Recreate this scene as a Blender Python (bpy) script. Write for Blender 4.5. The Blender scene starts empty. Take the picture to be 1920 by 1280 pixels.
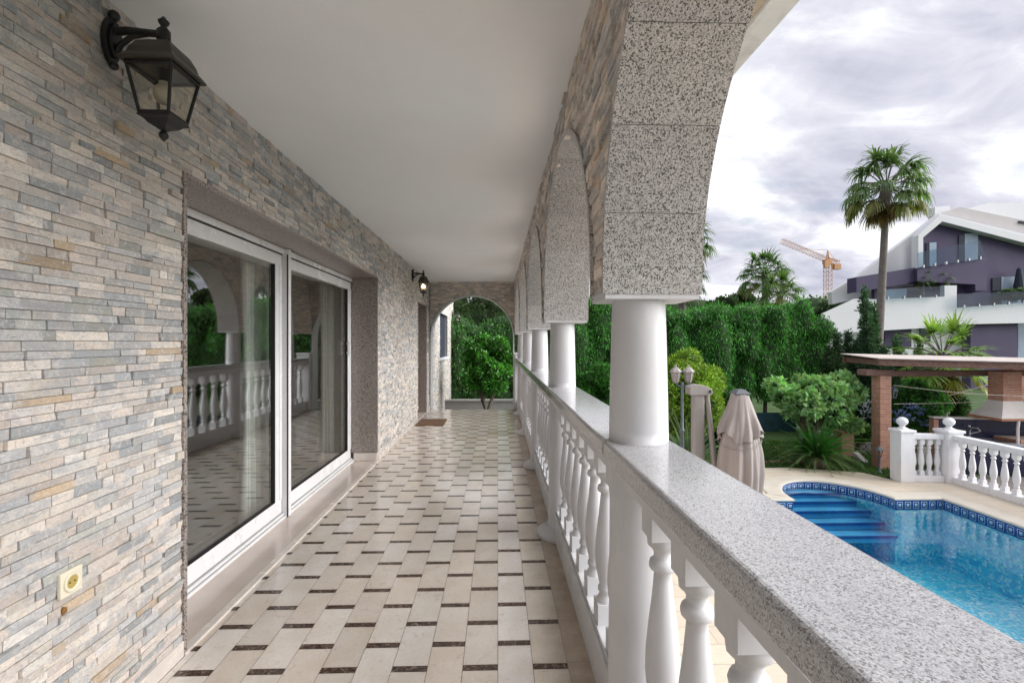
SKYS=0.64; SUNE=2.9; SUNA=60; EXPO=1.12
import bpy, bmesh, math, random
import numpy as np
from mathutils import Vector, Matrix
from mathutils.geometry import tessellate_polygon
R = random.Random(7); NR = np.random.default_rng(11)
PI = math.pi
scene = bpy.context.scene
COL = scene.collection
F = 907.0; H0 = 1.435; TH = math.atan(26.5/907.0); CT, ST = math.cos(TH), math.sin(TH)
GZ = -1.3                                   # garden level

def W(px, py, d):
    """a point seen at (px,py) of the 1920 px photo, d metres away"""
    r = (px-960)/F*d
    return Vector((r*CT+d*ST, d*CT-r*ST, H0+(640-py)/F*d))
def G(px, py, z=GZ):
    return W(px, py, (H0-z)*F/(py-640))

# ---------------------------------------------------------------- materials
def new_mat(name):
    m = bpy.data.materials.new(name); m.use_nodes = True
    nt = m.node_tree; nt.nodes.clear()
    out = nt.nodes.new('ShaderNodeOutputMaterial')
    return m, nt, out
class N:
    """tiny node helper"""
    def __init__(s, nt): s.nt = nt
    def n(s, t, **kw):
        nd = s.nt.nodes.new(t)
        for k, v in kw.items():
            if k[0] == '_': setattr(nd, k[1:], v)
            else:
                key = int(k[1:]) if (k[0] == 'i' and k[1:].isdigit()) else k.replace('_', ' ')
                sock = nd.inputs[key]
                if isinstance(v, bpy.types.NodeSocket): s.nt.links.new(v, sock)
                elif isinstance(v, (tuple, list)) and len(v) == 3 and sock.type == 'RGBA': sock.default_value = (*v, 1)
                else: sock.default_value = v
        return nd
    def coord(s, kind='Object', scale=(1, 1, 1), rot=(0, 0, 0)):
        c = s.n('ShaderNodeTexCoord')
        return s.n('ShaderNodeMapping', Vector=c.outputs[kind], Scale=scale, Rotation=rot).outputs[0]
    def noise(s, vec, scale, detail=4, rough=.55, dist=0):
        return s.n('ShaderNodeTexNoise', Vector=vec, Scale=scale, Detail=detail, Roughness=rough, Distortion=dist).outputs[0]
    def ramp(s, fac, stops, interp='LINEAR'):
        r = s.n('ShaderNodeValToRGB', Fac=fac); cr = r.color_ramp; cr.interpolation = interp
        while len(cr.elements) < len(stops): cr.elements.new(.5)
        for e, (p, c) in zip(cr.elements, stops):
            e.position = p; e.color = (c, c, c, 1) if isinstance(c, (int, float)) else (*c, 1)
        return r.outputs[0]
    def mix(s, fac, a, b, mode='MIX'):
        m = s.n('ShaderNodeMix', _data_type='RGBA', _blend_type=mode)
        for sock, v in ((m.inputs[0], fac), (m.inputs[6], a), (m.inputs[7], b)):
            if isinstance(v, bpy.types.NodeSocket): s.nt.links.new(v, sock)
            elif isinstance(v, (tuple, list)): sock.default_value = (*v, 1)
            else: sock.default_value = v
        return m.outputs[2]
    def math(s, op, a, b=0.0):
        m = s.n('ShaderNodeMath', _operation=op)
        for sock, v in ((m.inputs[0], a), (m.inputs[1], b)):
            if isinstance(v, bpy.types.NodeSocket): s.nt.links.new(v, sock)
            else: sock.default_value = v
        return m.outputs[0]
    def bump(s, h, strength=.3, dist=.01):
        return s.n('ShaderNodeBump', Height=h, Strength=strength, Distance=dist).outputs[0]
    def attr(s, name='Col'):
        return s.n('ShaderNodeAttribute', _attribute_name=name).outputs[0]
    def bsdf(s, color, rough=.5, normal=None, out=None, **kw):
        b = s.n('ShaderNodeBsdfPrincipled', Base_Color=color, Roughness=rough, **kw)
        if normal is not None: s.nt.links.new(normal, b.inputs['Normal'])
        if out: s.nt.links.new(b.outputs[0], out.inputs[0])
        return b.outputs[0]

def paint(name, col, rough=.5, var=.06, scale=6, bump=.1, bscale=80, metallic=0.0, dirt=0.0, spec=.5):
    m, nt, out = new_mat(name); n = N(nt); v = n.coord()
    nz = n.noise(v, scale, 5, .6)
    c = n.mix(n.ramp(nz, [(.3, 0.0), (.7, 1.0)]), [x*(1-var) for x in col], [min(1, x*(1+var)) for x in col])
    if dirt:
        d = n.noise(n.coord(scale=(1, 1, .25)), 9, 6, .7)
        c = n.mix(n.ramp(d, [(.5, 0.0), (.75, dirt)]), c, [x*.45 for x in col])
    n.bsdf(c, n.ramp(nz, [(.2, max(0.02, rough-.08)), (.8, min(1, rough+.08))]), n.bump(n.noise(v, bscale, 3), bump, .002) if bump else None, out,
           Metallic=metallic, Specular_IOR_Level=spec)
    return m
def plain(name, col, rough=.5, metallic=0.0):
    m, nt, out = new_mat(name); N(nt).bsdf(tuple(col), rough, None, out, Metallic=metallic); return m

def granite(name, base, dark, light, sc=170, rough=.3, amt=.22, tint=(.5, .42, .38), useattr=False):
    """salt and pepper grains: three sizes of voronoi crystals"""
    m, nt, out = new_mat(name); n = N(nt); v = n.coord()
    wob = n.n('ShaderNodeTexNoise', Vector=v, Scale=sc*1.5, Detail=2.0)
    wv = n.n('ShaderNodeVectorMath', _operation='MULTIPLY_ADD'); nt.links.new(wob.outputs[1], wv.inputs[0]); wv.inputs[1].default_value = (1.1/sc,)*3; nt.links.new(v, wv.inputs[2])
    def cells(k):
        vo = n.n('ShaderNodeTexVoronoi', Vector=wv.outputs[0], Scale=sc*k, Randomness=1.0)
        return n.n('ShaderNodeSeparateColor', Color=vo.outputs['Color']).outputs
    a = cells(1.0); b = cells(1.9)
    mid = [(p+q)/2 for p, q in zip(base, dark)]
    c = n.ramp(a[0], [(0, base), (.35, light), (.62, base), (.80, tint), (.90, mid)], 'CONSTANT')
    c = n.mix(n.ramp(b[0], [(0, 1.0), (amt*.8, 0.0)], 'CONSTANT'), c, mid)
    c = n.mix(n.ramp(b[1], [(0, 1.0), (.22, 0.0)], 'CONSTANT'), c, light)
    c = n.mix(n.ramp(a[1], [(0, 1.0), (amt, 0.0)], 'CONSTANT'), c, dark)
    cl = n.noise(v, 6, 4)
    c = n.mix(n.ramp(cl, [(.4, .0), (.75, .18)]), c, [x*.72 for x in base])
    if useattr: c = n.mix(1.0, c, n.attr(), 'MULTIPLY')
    n.bsdf(c, rough, None, out)
    return m

M = {}
M['granite'] = granite('grey_granite', (.385, .375, .37), (.055, .052, .052), (.55, .54, .53), 300, .30, .23, (.40, .35, .32), useattr=True)
M['coping'] = granite('polished_granite', (.385, .385, .41), (.185, .18, .18), (.52, .52, .545), 400, .12, .15, (.38, .36, .35))
M['jamb'] = granite('brown_granite', (.30, .26, .235), (.06, .05, .045), (.44, .39, .36), 170, .35, .24, (.34, .25, .21))
M['lintel'] = granite('brown_lintel_granite', (.34, .29, .27), (.09, .07, .065), (.46, .41, .38), 190, .3, .20, (.36, .27, .23))
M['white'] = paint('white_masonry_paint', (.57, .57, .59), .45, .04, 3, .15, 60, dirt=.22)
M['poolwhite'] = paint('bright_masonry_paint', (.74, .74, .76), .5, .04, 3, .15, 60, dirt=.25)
M['ceil'] = paint('ceiling_plaster', (.88, .90, .915), .85, .03, 1.2, .5, 90)
M['stucco'] = paint('white_stucco', (.75, .75, .77), .8, .03, 2, .3, 90, dirt=.15)
M['cream'] = paint('cream_soffit', (.45, .38, .27), .8, .05, 3, .2, 60)
M['eave'] = paint('eave_white', (.66, .65, .62), .7, .05, 3, .2, 60, dirt=.55)
M['alu'] = paint('white_aluminium', (.86, .86, .87), .28, .01, 2, 0)
M['alugrey'] = paint('grey_aluminium', (.42, .42, .42), .4, .02, 2, 0)
M['black'] = paint('black_gasket_and_gap', (.015, .015, .015), .5, .05, 3, 0)
M['iron'] = paint('black_cast_iron', (.012, .012, .013), .38, .3, 30, .25, 150)
M['bronze'] = paint('weathered_lamp_roof', (.05, .045, .035), .45, .3, 25, .2, 120)
M['socket'] = paint('cream_plastic', (.78, .73, .58), .3, .01, 5, 0)
M['socketd'] = paint('socket_well', (.45, .34, .10), .4, .1, 30, 0)
M['rust'] = paint('rust_stain', (.25, .12, .03), .8, .2, 60, .3)
M['mat'] = paint('coir', (.20, .12, .075), .95, .3, 60, .9, 500)
M['steel'] = paint('steel', (.5, .5, .5), .3, .05, 8, 0, metallic=1.0)
M['parasol'] = paint('taupe_canvas', (.33, .285, .265), .9, .06, 3, .3, 300)
M['mast'] = paint('taupe_mast', (.27, .245, .23), .45, .05, 4, .05)
M['darkcap'] = paint('dark_cap', (.09, .095, .11), .5, .1, 10, 0)
M['lampblue'] = paint('slate_lamp_post', (.10, .12, .15), .4, .1, 8, .05)
M['lampgrey'] = paint('grey_lamp_hood', (.32, .29, .28), .5, .2, 20, .1)
M['purple'] = paint('purple_render', (.062, .048, .108), .7, .06, 1.2, .2, 30)
M['housewhite'] = paint('house_white', (.74, .74, .77), .75, .03, .8, .1, 20, dirt=.08)
M['roofgrey'] = paint('house_roof', (.50, .47, .47), .8, .06, 1.5, .2, 12)
M['darkglass'] = paint('dark_window', (.03, .035, .05), .08, .2, 1, 0)
M['paleglass'] = paint('window_painted_sky_reflection', (.35, .42, .52), .1, .15, .8, 0)  # pale sky reflection painted into the pane colour
M['crane'] = paint('crane_ochre', (.48, .25, .12), .6, .08, 3, 0)
M['concrete'] = paint('grey_concrete', (.28, .27, .26), .85, .12, 2, .3, 30)
M['teal'] = paint('teal_screen', (.008, .045, .055), .8, .5, 5, .6, 40)
M['rock'] = paint('tan_rock', (.36, .24, .16), .85, .3, 8, 1.0, 14)
M['kitchen'] = paint('navy_tiles', (.014, .018, .045), .15, .3, 4, .05)
M['counter'] = paint('counter_top', (.30, .32, .36), .12, .1, 4, 0)
M['hood'] = paint('white_hood', (.60, .56, .53), .7, .05, 4, .3, 30, dirt=.2)
M['copper'] = paint('terracotta_trim', (.30, .13, .07), .7, .15, 20, .2)
M['rope'] = paint('pale_wire', (.55, .48, .42), .6, .05, 3, 0)
M['trunk'] = paint('bark', (.11, .085, .065), .9, .35, 12, 1.0, 35)
M['palmtrunk'] = paint('palm_bark', (.17, .145, .135), .9, .25, 5, 1.0, 14)
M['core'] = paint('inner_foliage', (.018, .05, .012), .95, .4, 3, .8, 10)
M['room'] = paint('room_wall', (.30, .27, .24), .9, .05, 2, 0)
M['curtainw'] = paint('white_curtain', (.88, .89, .88), .9, .03, 2, .1)
M['curtain_shaded'] = paint('shaded_beige_curtain', (.42, .43, .39), .9, .03, 2, .1)  # beige cloth standing in shade; the shade is put into this colour
M['blueblack'] = paint('navy_parasol', (.02, .03, .05), .8, .1, 2, 0)
M['bulb'] = paint('frosted_bulb', (.62, .58, .50), .4, .02, 2, 0)
m, nt, out = new_mat('lit_bulb'); n = N(nt)
nt.links.new(n.n('ShaderNodeEmission', Color=(1, .72, .42), Strength=3.0).outputs[0], out.inputs[0]); M['lit'] = m

def glassmat(name, ior, tint, rough=0.0, bump=0):
    m, nt, out = new_mat(name); n = N(nt)
    kw = {}
    bf = n.n('ShaderNodeNewGeometry').outputs['Backfacing']
    fr = n.n('ShaderNodeFresnel', IOR=n.math('ADD', ior, n.math('MULTIPLY', bf, 1/ior-ior)))
    gl = n.n('ShaderNodeBsdfGlossy', Color=(1, 1, 1), Roughness=rough)
    tr = n.n('ShaderNodeBsdfTransparent', Color=tint)
    if bump:
        b = n.bump(n.noise(n.coord(), 3, 2), bump, .01)
        nt.links.new(b, fr.inputs['Normal']); nt.links.new(b, gl.inputs['Normal'])
    mx = n.n('ShaderNodeMixShader', i0=fr.outputs[0], i1=tr.outputs[0], i2=gl.outputs[0])
    nt.links.new(mx.outputs[0], out.inputs[0]); return m
M['glass'] = glassmat('door_glass', 2.5, (.90, .92, .90), bump=.003)
M['lampglass'] = glassmat('smoked_lamp_glass', 1.45, (.94, .93, .90))
M['clear'] = glassmat('balcony_glass', 1.5, (.72, .80, .84))

# stone cladding: colours per stone come from the mesh, veins and grain from noise
m, nt, out = new_mat('split_stone'); n = N(nt); v = n.coord()
a = n.attr()
vs = n.noise(n.coord(scale=(1, 1, 2.6)), 16, 8, .72, 1.2)
fine = n.noise(v, 130, 6, .78)
big = n.noise(n.coord(scale=(1, 1, 2)), 7, 5, .7, .8)
c = n.mix(n.ramp(vs, [(.35, 0.0), (.62, .8)]), a, n.mix(1.0, a, (1.25, 1.17, 1.08), 'MULTIPLY'))
c = n.mix(n.ramp(big, [(.50, 0.0), (.60, .6)]), c, (.40, .42, .45))
c = n.mix(n.ramp(n.noise(v, 24, 7, .74, .6), [(.57, 0.0), (.66, .62)]), c, (.54, .40, .29))
c = n.mix(n.ramp(n.noise(v, 30, 7, .72, 1.2), [(.52, 0.0), (.62, .6)]), c, (.76, .73, .70))
c = n.mix(n.ramp(fine, [(.34, .25), (.52, 0.0)]), c, (.20, .195, .19))
c = n.mix(n.ramp(n.noise(n.coord(scale=(1, 1, 3)), 38, 6, .7, 2.0), [(.36, .55), (.46, 0.0)]), c, (.24, .245, .25))
n.bsdf(c, .75, n.bump(n.mix(.5, vs, fine), .9, .008), out)
M['stone'] = m

# floor marble
def marble(name, rough, dark=False):
    m, nt, out = new_mat(name); n = N(nt); v = n.coord(); a = n.attr()
    if dark:
        vein = n.noise(v, 38, 6, .75, 1.6)
        c = n.ramp(vein, [(.42, (.05, .032, .026)), (.56, (.11, .072, .058)), (.63, (.40, .31, .25)), (.66, (.05, .03, .024))])
    else:
        cl = n.noise(v, 5.5, 6, .62, .6)
        c = n.mix(n.ramp(cl, [(.35, 0.0), (.68, .55)]), a, n.mix(1.0, a, (.84, .78, .70), 'MULTIPLY'))
        c = n.mix(n.ramp(n.noise(v, 17, 6, .7, 1.2), [(.57, 0.0), (.66, .35)]), c, (.34, .27, .21))
        c = n.mix(n.ramp(n.noise(v, 60, 3, .6), [(.3, .12), (.6, 0.0)]), c, (.3, .24, .2))
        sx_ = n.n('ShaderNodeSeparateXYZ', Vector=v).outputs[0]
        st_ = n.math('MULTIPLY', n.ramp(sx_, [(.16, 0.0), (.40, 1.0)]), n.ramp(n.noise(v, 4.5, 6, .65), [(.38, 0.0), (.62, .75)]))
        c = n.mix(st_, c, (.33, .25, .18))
        c = n.mix(n.ramp(n.noise(n.coord(scale=(1, .35, 1)), 1.7, 5, .6), [(.45, 0.0), (.7, .22)]), c, (.45, .37, .30))
    rr = n.ramp(n.noise(v, 2.2, 4, .6), [(.3, rough*.7), (.7, rough*1.5)])
    n.bsdf(c, rr, n.bump(n.noise(v, 14, 3), .05, .003), out)
    return m
M['marble'] = marble('cream_marble_tile', .14)
M['emper'] = marble('dark_marble_inlay', .16, True)
M['grout'] = paint('grout', (.24, .19, .15), .8, .2, 10, .1)
M['sill'] = paint('beige_marble_sill', (.58, .50, .45), .16, .07, 4, 0)
M['skirt'] = paint('cream_marble_skirting', (.68, .62, .57), .25, .06, 9, 0)

# pale pool deck boards of travertine
m, nt, out = new_mat('travertine_deck'); n = N(nt); v = n.coord()
br = n.n('ShaderNodeTexBrick', Vector=v, Color1=(.66, .58, .47), Color2=(.58, .50, .40), Mortar=(.42, .36, .29), Scale=1.0, Mortar_Size=.006,
         Brick_Width=.8, Row_Height=.27)
c = n.mix(n.ramp(n.noise(n.coord(scale=(1, 6, 1)), 8, 5), [(.35, 0.0), (.75, .35)]), br.outputs[0], (.45, .37, .28))
n.bsdf(c, .6, n.bump(br.outputs[1], -.3, .003), out); M['deck'] = m
# brick
m, nt, out = new_mat('red_brick'); n = N(nt)
c0 = n.n('ShaderNodeTexCoord'); sx = n.n('ShaderNodeSeparateXYZ', Vector=c0.outputs['Object'])
cv = n.n('ShaderNodeCombineXYZ', X=n.math('ADD', sx.outputs[0], sx.outputs[1]), Y=sx.outputs[2])
br = n.n('ShaderNodeTexBrick', Vector=cv.outputs[0], Color1=(.36, .15, .095), Color2=(.46, .22, .14), Mortar=(.36, .28, .23), Scale=1.0, Mortar_Size=.008,
         Brick_Width=.24, Row_Height=.055)
c = n.mix(n.ramp(n.noise(n.coord(), 12, 5), [(.4, 0.0), (.75, .5)]), br.outputs[0], (.22, .11, .08))
n.bsdf(c, .85, n.bump(br.outputs[1], -.6, .008), out); M['brick'] = m
# old wood
m, nt, out = new_mat('weathered_wood'); n = N(nt)
g = n.noise(n.coord(scale=(.6, 8, 8)), 6, 7, .7, .4)
n.bsdf(n.ramp(g, [(.3, (.06, .028, .02)), (.5, (.16, .085, .065)), (.75, (.27, .17, .14))]), .75, n.bump(g, .5, .01), out); M['wood'] = m
# grass
m, nt, out = new_mat('lawn'); n = N(nt); v = n.coord()
c = n.ramp(n.noise(v, 1.3, 6, .7), [(.3, (.03, .07, .012)), (.6, (.06, .13, .02)), (.8, (.11, .13, .05))])
c = n.mix(n.ramp(n.noise(v, 60, 3), [(.35, .6), (.6, 0.0)]), c, (.018, .04, .008))
n.bsdf(c, .95, n.bump(n.noise(v, 70, 4), 1.0, .04), out); M['grass'] = m
# leaves
def leafmat(name, transl=.3, rough=.45):
    m, nt, out = new_mat(name); n = N(nt); a = n.attr()
    b = n.bsdf(a, rough, Specular_IOR_Level=.35)
    t = n.n('ShaderNodeBsdfTranslucent', Color=n.mix(1.0, a, (1.2, 1.35, .6), 'MULTIPLY'))
    mx = n.n('ShaderNodeMixShader', i0=transl, i1=b, i2=t.outputs[0])
    nt.links.new(mx.outputs[0], out.inputs[0]); return m
M['leaf'] = leafmat('leaf'); M['needle'] = leafmat('needle', .2, .6); M['waxy'] = leafmat('waxy_leaf', .25, .28)
# pool surfaces
m, nt, out = new_mat('pool_mosaic'); n = N(nt)
v = n.coord()
d = n.n('ShaderNodeTexNoise', Vector=v, Scale=5.0, Detail=2.0)
wv = n.n('ShaderNodeVectorMath', _operation='MULTIPLY_ADD'); nt.links.new(d.outputs[1], wv.inputs[0]); wv.inputs[1].default_value = (.10, .10, .10); nt.links.new(v, wv.inputs[2])
vo = n.n('ShaderNodeTexVoronoi', Vector=wv.outputs[0], Scale=26.0, Randomness=.35)
cs = n.n('ShaderNodeSeparateColor', Color=vo.outputs['Color']).outputs[0]
c = n.ramp(cs, [(0, (.06, .60, .86)), (.3, (.12, .74, .93)), (.6, (.24, .84, .96)), (.85, (.75, .95, .98))], 'CONSTANT')
n.bsdf(c, .4, None, out); M['mosaic'] = m
M['poolstep'] = paint('blue_pool_step', (.13, .52, .88), .4, .15, 3, 0)
M['poolnose'] = paint('dark_blue_step_nosing', (.015, .10, .42), .4, .15, 3, 0)
# waterline frieze of framed squares, laid out along the arc length stored in the uv map
m, nt, out = new_mat('waterline_frieze'); n = N(nt)
uv = n.n('ShaderNodeUVMap'); s2 = n.n('ShaderNodeSeparateXYZ', Vector=uv.outputs[0])
fx = n.math('ABSOLUTE', n.math('SUBTRACT', n.math('FRACT', s2.outputs[0]), .5)); fy = n.math('ABSOLUTE', n.math('SUBTRACT', s2.outputs[1], .5))
mxx = n.math('MAXIMUM', fx, n.math('MULTIPLY', fy, 1.0))
c = n.ramp(mxx, [(0, (.45, .62, .78)), (.17, (.006, .02, .16)), (.30, (.55, .68, .8)), (.36, (.01, .05, .28)), (.47, (.02, .16, .42))], 'CONSTANT')
n.bsdf(c, .2, None, out); M['frieze'] = m
m, nt, out = new_mat('pool_water'); n = N(nt); v = n.coord()
b = n.bump(n.noise(v, 2.6, 4, .6, .3), .10, .06)
fr = n.n('ShaderNodeFresnel', IOR=1.33, Normal=b)
gl = n.n('ShaderNodeBsdfGlossy', Color=(1, 1, 1), Roughness=.01, Normal=b)
tr = n.n('ShaderNodeBsdfTransparent', Color=(.86, .98, 1.0))
mx = n.n('ShaderNodeMixShader', i0=fr.outputs[0], i1=tr.outputs[0], i2=gl.outputs[0])
nt.links.new(mx.outputs[0], out.inputs[0]); M['water'] = m

# ---------------------------------------------------------------- object helpers
def thing(name, label, cat, loc=(0, 0, 0), group=None):
    o = bpy.data.objects.new(name, None); COL.objects.link(o); o.location = loc
    o.empty_display_size = .1
    o['label'] = label; o['category'] = cat
    if group: o['group'] = group
    return o
def tag(o, label, cat, group=None, kind=None):
    o['label'] = label; o['category'] = cat
    if group: o['group'] = group
    if kind: o['kind'] = kind
    return o
def link(name, me, mat, parent=None):
    o = bpy.data.objects.new(name, me); COL.objects.link(o)
    for mm in (mat if isinstance(mat, (list, tuple)) else [mat]): me.materials.append(mm)
    if parent is not None:
        o.parent = parent
        L = parent.location if parent.parent is None else Vector((0, 0, 0))
        o.matrix_parent_inverse = Matrix.Translation(-L)
    return o
def copy_tree(o, parent=None):
    c = o.copy(); COL.objects.link(c)
    if parent is not None: c.parent = parent
    for ch in list(o.children): copy_tree(ch, c)
    return c

class MB:
    def __init__(s): s.v = []; s.f = []; s.c = []; s.mi = []; s.smooth = []; s.cur = (1, 1, 1); s.m = 0
    def add(s, vs, fs, smooth=False):
        b = len(s.v); s.v.extend([tuple(x) for x in vs]); s.c.extend([s.cur]*len(vs))
        for f in fs: s.f.append([i+b for i in f]); s.mi.append(s.m); s.smooth.append(smooth)
        return s
    def box(s, x0, x1, y0, y1, z0, z1, M_=None):
        vs = [Vector((x, y, z)) for z in (z0, z1) for y in (y0, y1) for x in (x0, x1)]
        if M_ is not None: vs = [M_ @ v for v in vs]
        return s.add(vs, [(0, 2, 3, 1), (4, 5, 7, 6), (0, 1, 5, 4), (2, 6, 7, 3), (0, 4, 6, 2), (1, 3, 7, 5)])
    def cyl(s, p0, p1, r0, r1=None, n=12, caps=True, smooth=True):
        p0, p1 = Vector(p0), Vector(p1); r1 = r0 if r1 is None else r1
        d = (p1-p0).normalized(); a = d.orthogonal().normalized(); b = d.cross(a)
        vs = []
        for p, r in ((p0, r0), (p1, r1)):
            for i in range(n):
                t = 2*PI*i/n; vs.append(p+a*(r*math.cos(t))+b*(r*math.sin(t)))
        s.add(vs, [(i, (i+1) % n, n+(i+1) % n, n+i) for i in range(n)], smooth)
        if caps: s.add(vs[:n], [tuple(range(n))[::-1]]); s.add(vs[n:], [tuple(range(n))])
        return s
    def tube(s, pts, r, n=8, r2=None):
        pts = [Vector(p) for p in pts]; k = len(pts)
        dd_ = (pts[-1]-pts[0]).normalized(); ref = Vector((0, 0, 1)) if abs(dd_.z) < .8 else Vector((1, 0, 0)); vs = []
        for i, p in enumerate(pts):
            d = (pts[min(i+1, k-1)]-pts[max(i-1, 0)]).normalized()
            a = d.cross(ref)
            if a.length < .05: a = d.cross(Vector((.3, 1, .2)))
            a.normalize(); b = d.cross(a)
            rr = r if r2 is None else r+(r2-r)*i/(k-1)
            for j in range(n):
                t = 2*PI*j/n; vs.append(p+a*(rr*math.cos(t))+b*(rr*math.sin(t)))
        fs = [(i*n+j, i*n+(j+1) % n, (i+1)*n+(j+1) % n, (i+1)*n+j) for i in range(k-1) for j in range(n)]
        s.add(vs, fs, True); s.add(vs[:n], [tuple(range(n))]); s.add(vs[-n:], [tuple(range(n))[::-1]])
        return s
    def lathe(s, prof, c=(0, 0, 0), n=24, smooth=True, sq=None):
        """prof: list of (r, z); sq: rings that are squares of half width r"""
        vs = []; c = Vector(c)
        for r, z in prof:
            for i in range(n):
                t = 2*PI*i/n+PI/4
                vs.append(c+Vector((r*math.cos(t), r*math.sin(t), z)))
        fs = [(j*n+i, j*n+(i+1) % n, (j+1)*n+(i+1) % n, (j+1)*n+i) for j in range(len(prof)-1) for i in range(n)]
        s.add(vs, fs, smooth); s.add(vs[:n], [tuple(range(n))[::-1]]); s.add(vs[-n:], [tuple(range(n))])
        return s
    def prism(s, poly, depthvec):
        """poly: list of 3d points (planar), extruded by depthvec"""
        p = [Vector(q) for q in poly]; k = len(p); d = Vector(depthvec)
        tri = tessellate_polygon([p])
        s.add(p, [tuple(t) for t in tri]); q = [x+d for x in p]; s.add(q, [tuple(t)[::-1] for t in tri])
        s.add(p+q, [(i, (i+1) % k, k+(i+1) % k, k+i) for i in range(k)])
        return s
    def sphere(s, c, r, n=16, m=10, sc=(1, 1, 1), jit=0):
        c = Vector(c); vs = [c+Vector((0, 0, -r*sc[2]))]
        for j in range(1, m):
            ph = -PI/2+PI*j/m
            for i in range(n):
                t = 2*PI*i/n; q = 1+(R.uniform(-jit, jit) if jit else 0)
                vs.append(c+Vector((r*sc[0]*math.cos(ph)*math.cos(t)*q, r*sc[1]*math.cos(ph)*math.sin(t)*q, r*sc[2]*math.sin(ph)*q)))
        vs.append(c+Vector((0, 0, r*sc[2])))
        fs = [(0, 1+(i+1) % n, 1+i) for i in range(n)]
        fs += [(1+j*n+i, 1+j*n+(i+1) % n, 1+(j+1)*n+(i+1) % n, 1+(j+1)*n+i) for j in range(m-2) for i in range(n)]
        L = len(vs)-1; fs += [(L, 1+(m-2)*n+i, 1+(m-2)*n+(i+1) % n) for i in range(n)]
        return s.add(vs, fs, True)
    def build(s, name, mat, parent=None, bevel=0, seg=2, fix=True):
        me = bpy.data.meshes.new(name); me.from_pydata(s.v, [], s.f)
        me.polygons.foreach_set('material_index', s.mi); me.polygons.foreach_set('use_smooth', s.smooth)
        at = me.color_attributes.new('Col', 'FLOAT_COLOR', 'POINT')
        at.data.foreach_set('color', np.array([(*c[:3], 1) for c in s.c], dtype=np.float32).ravel())
        if fix and not getattr(s, 'up', False):
            bm = bmesh.new(); bm.from_mesh(me)
            bmesh.ops.remove_doubles(bm, verts=bm.verts, dist=1e-5) if bevel else None
            bmesh.ops.recalc_face_normals(bm, faces=bm.faces); bm.to_mesh(me); bm.free()
        me.update()
        o = link(name, me, mat, parent)
        if bevel:
            b = o.modifiers.new('bevel', 'BEVEL'); b.width = bevel; b.segments = seg; b.limit_method = 'ANGLE'; b.angle_limit = math.radians(40)
            b.harden_normals = False
        return o

def quads(name, V, Cc, mat, parent=None, nper=4, faces=None, smooth=False):
    """fast mesh of many separate polygons; V (N,nper,3), Cc (N,3); faces: pattern of quads per item"""
    Nn = V.shape[0]
    faces = np.array([[0, 1, 2, 3]] if faces is None else faces)
    base = (np.arange(Nn)*nper)[:, None, None]
    Fc = (base+faces[None]).reshape(-1, 4)
    me = bpy.data.meshes.new(name)
    me.vertices.add(Nn*nper); me.vertices.foreach_set('co', V.astype(np.float32).ravel())
    me.loops.add(Fc.size); me.loops.foreach_set('vertex_index', Fc.astype(np.int32).ravel())
    me.polygons.add(len(Fc)); me.polygons.foreach_set('loop_start', np.arange(0, Fc.size, 4, dtype=np.int32))
    me.polygons.foreach_set('loop_total', np.full(len(Fc), 4, dtype=np.int32))
    me.polygons.foreach_set('use_smooth', np.full(len(Fc), smooth, dtype=bool))
    me.update(calc_edges=True)
    at = me.color_attributes.new('Col', 'FLOAT_COLOR', 'POINT')
    C4 = np.ones((Nn, nper, 4), dtype=np.float32); C4[:, :, :3] = Cc[:, None, :]
    at.data.foreach_set('color', C4.ravel())
    return link(name, me, mat, parent)

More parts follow.
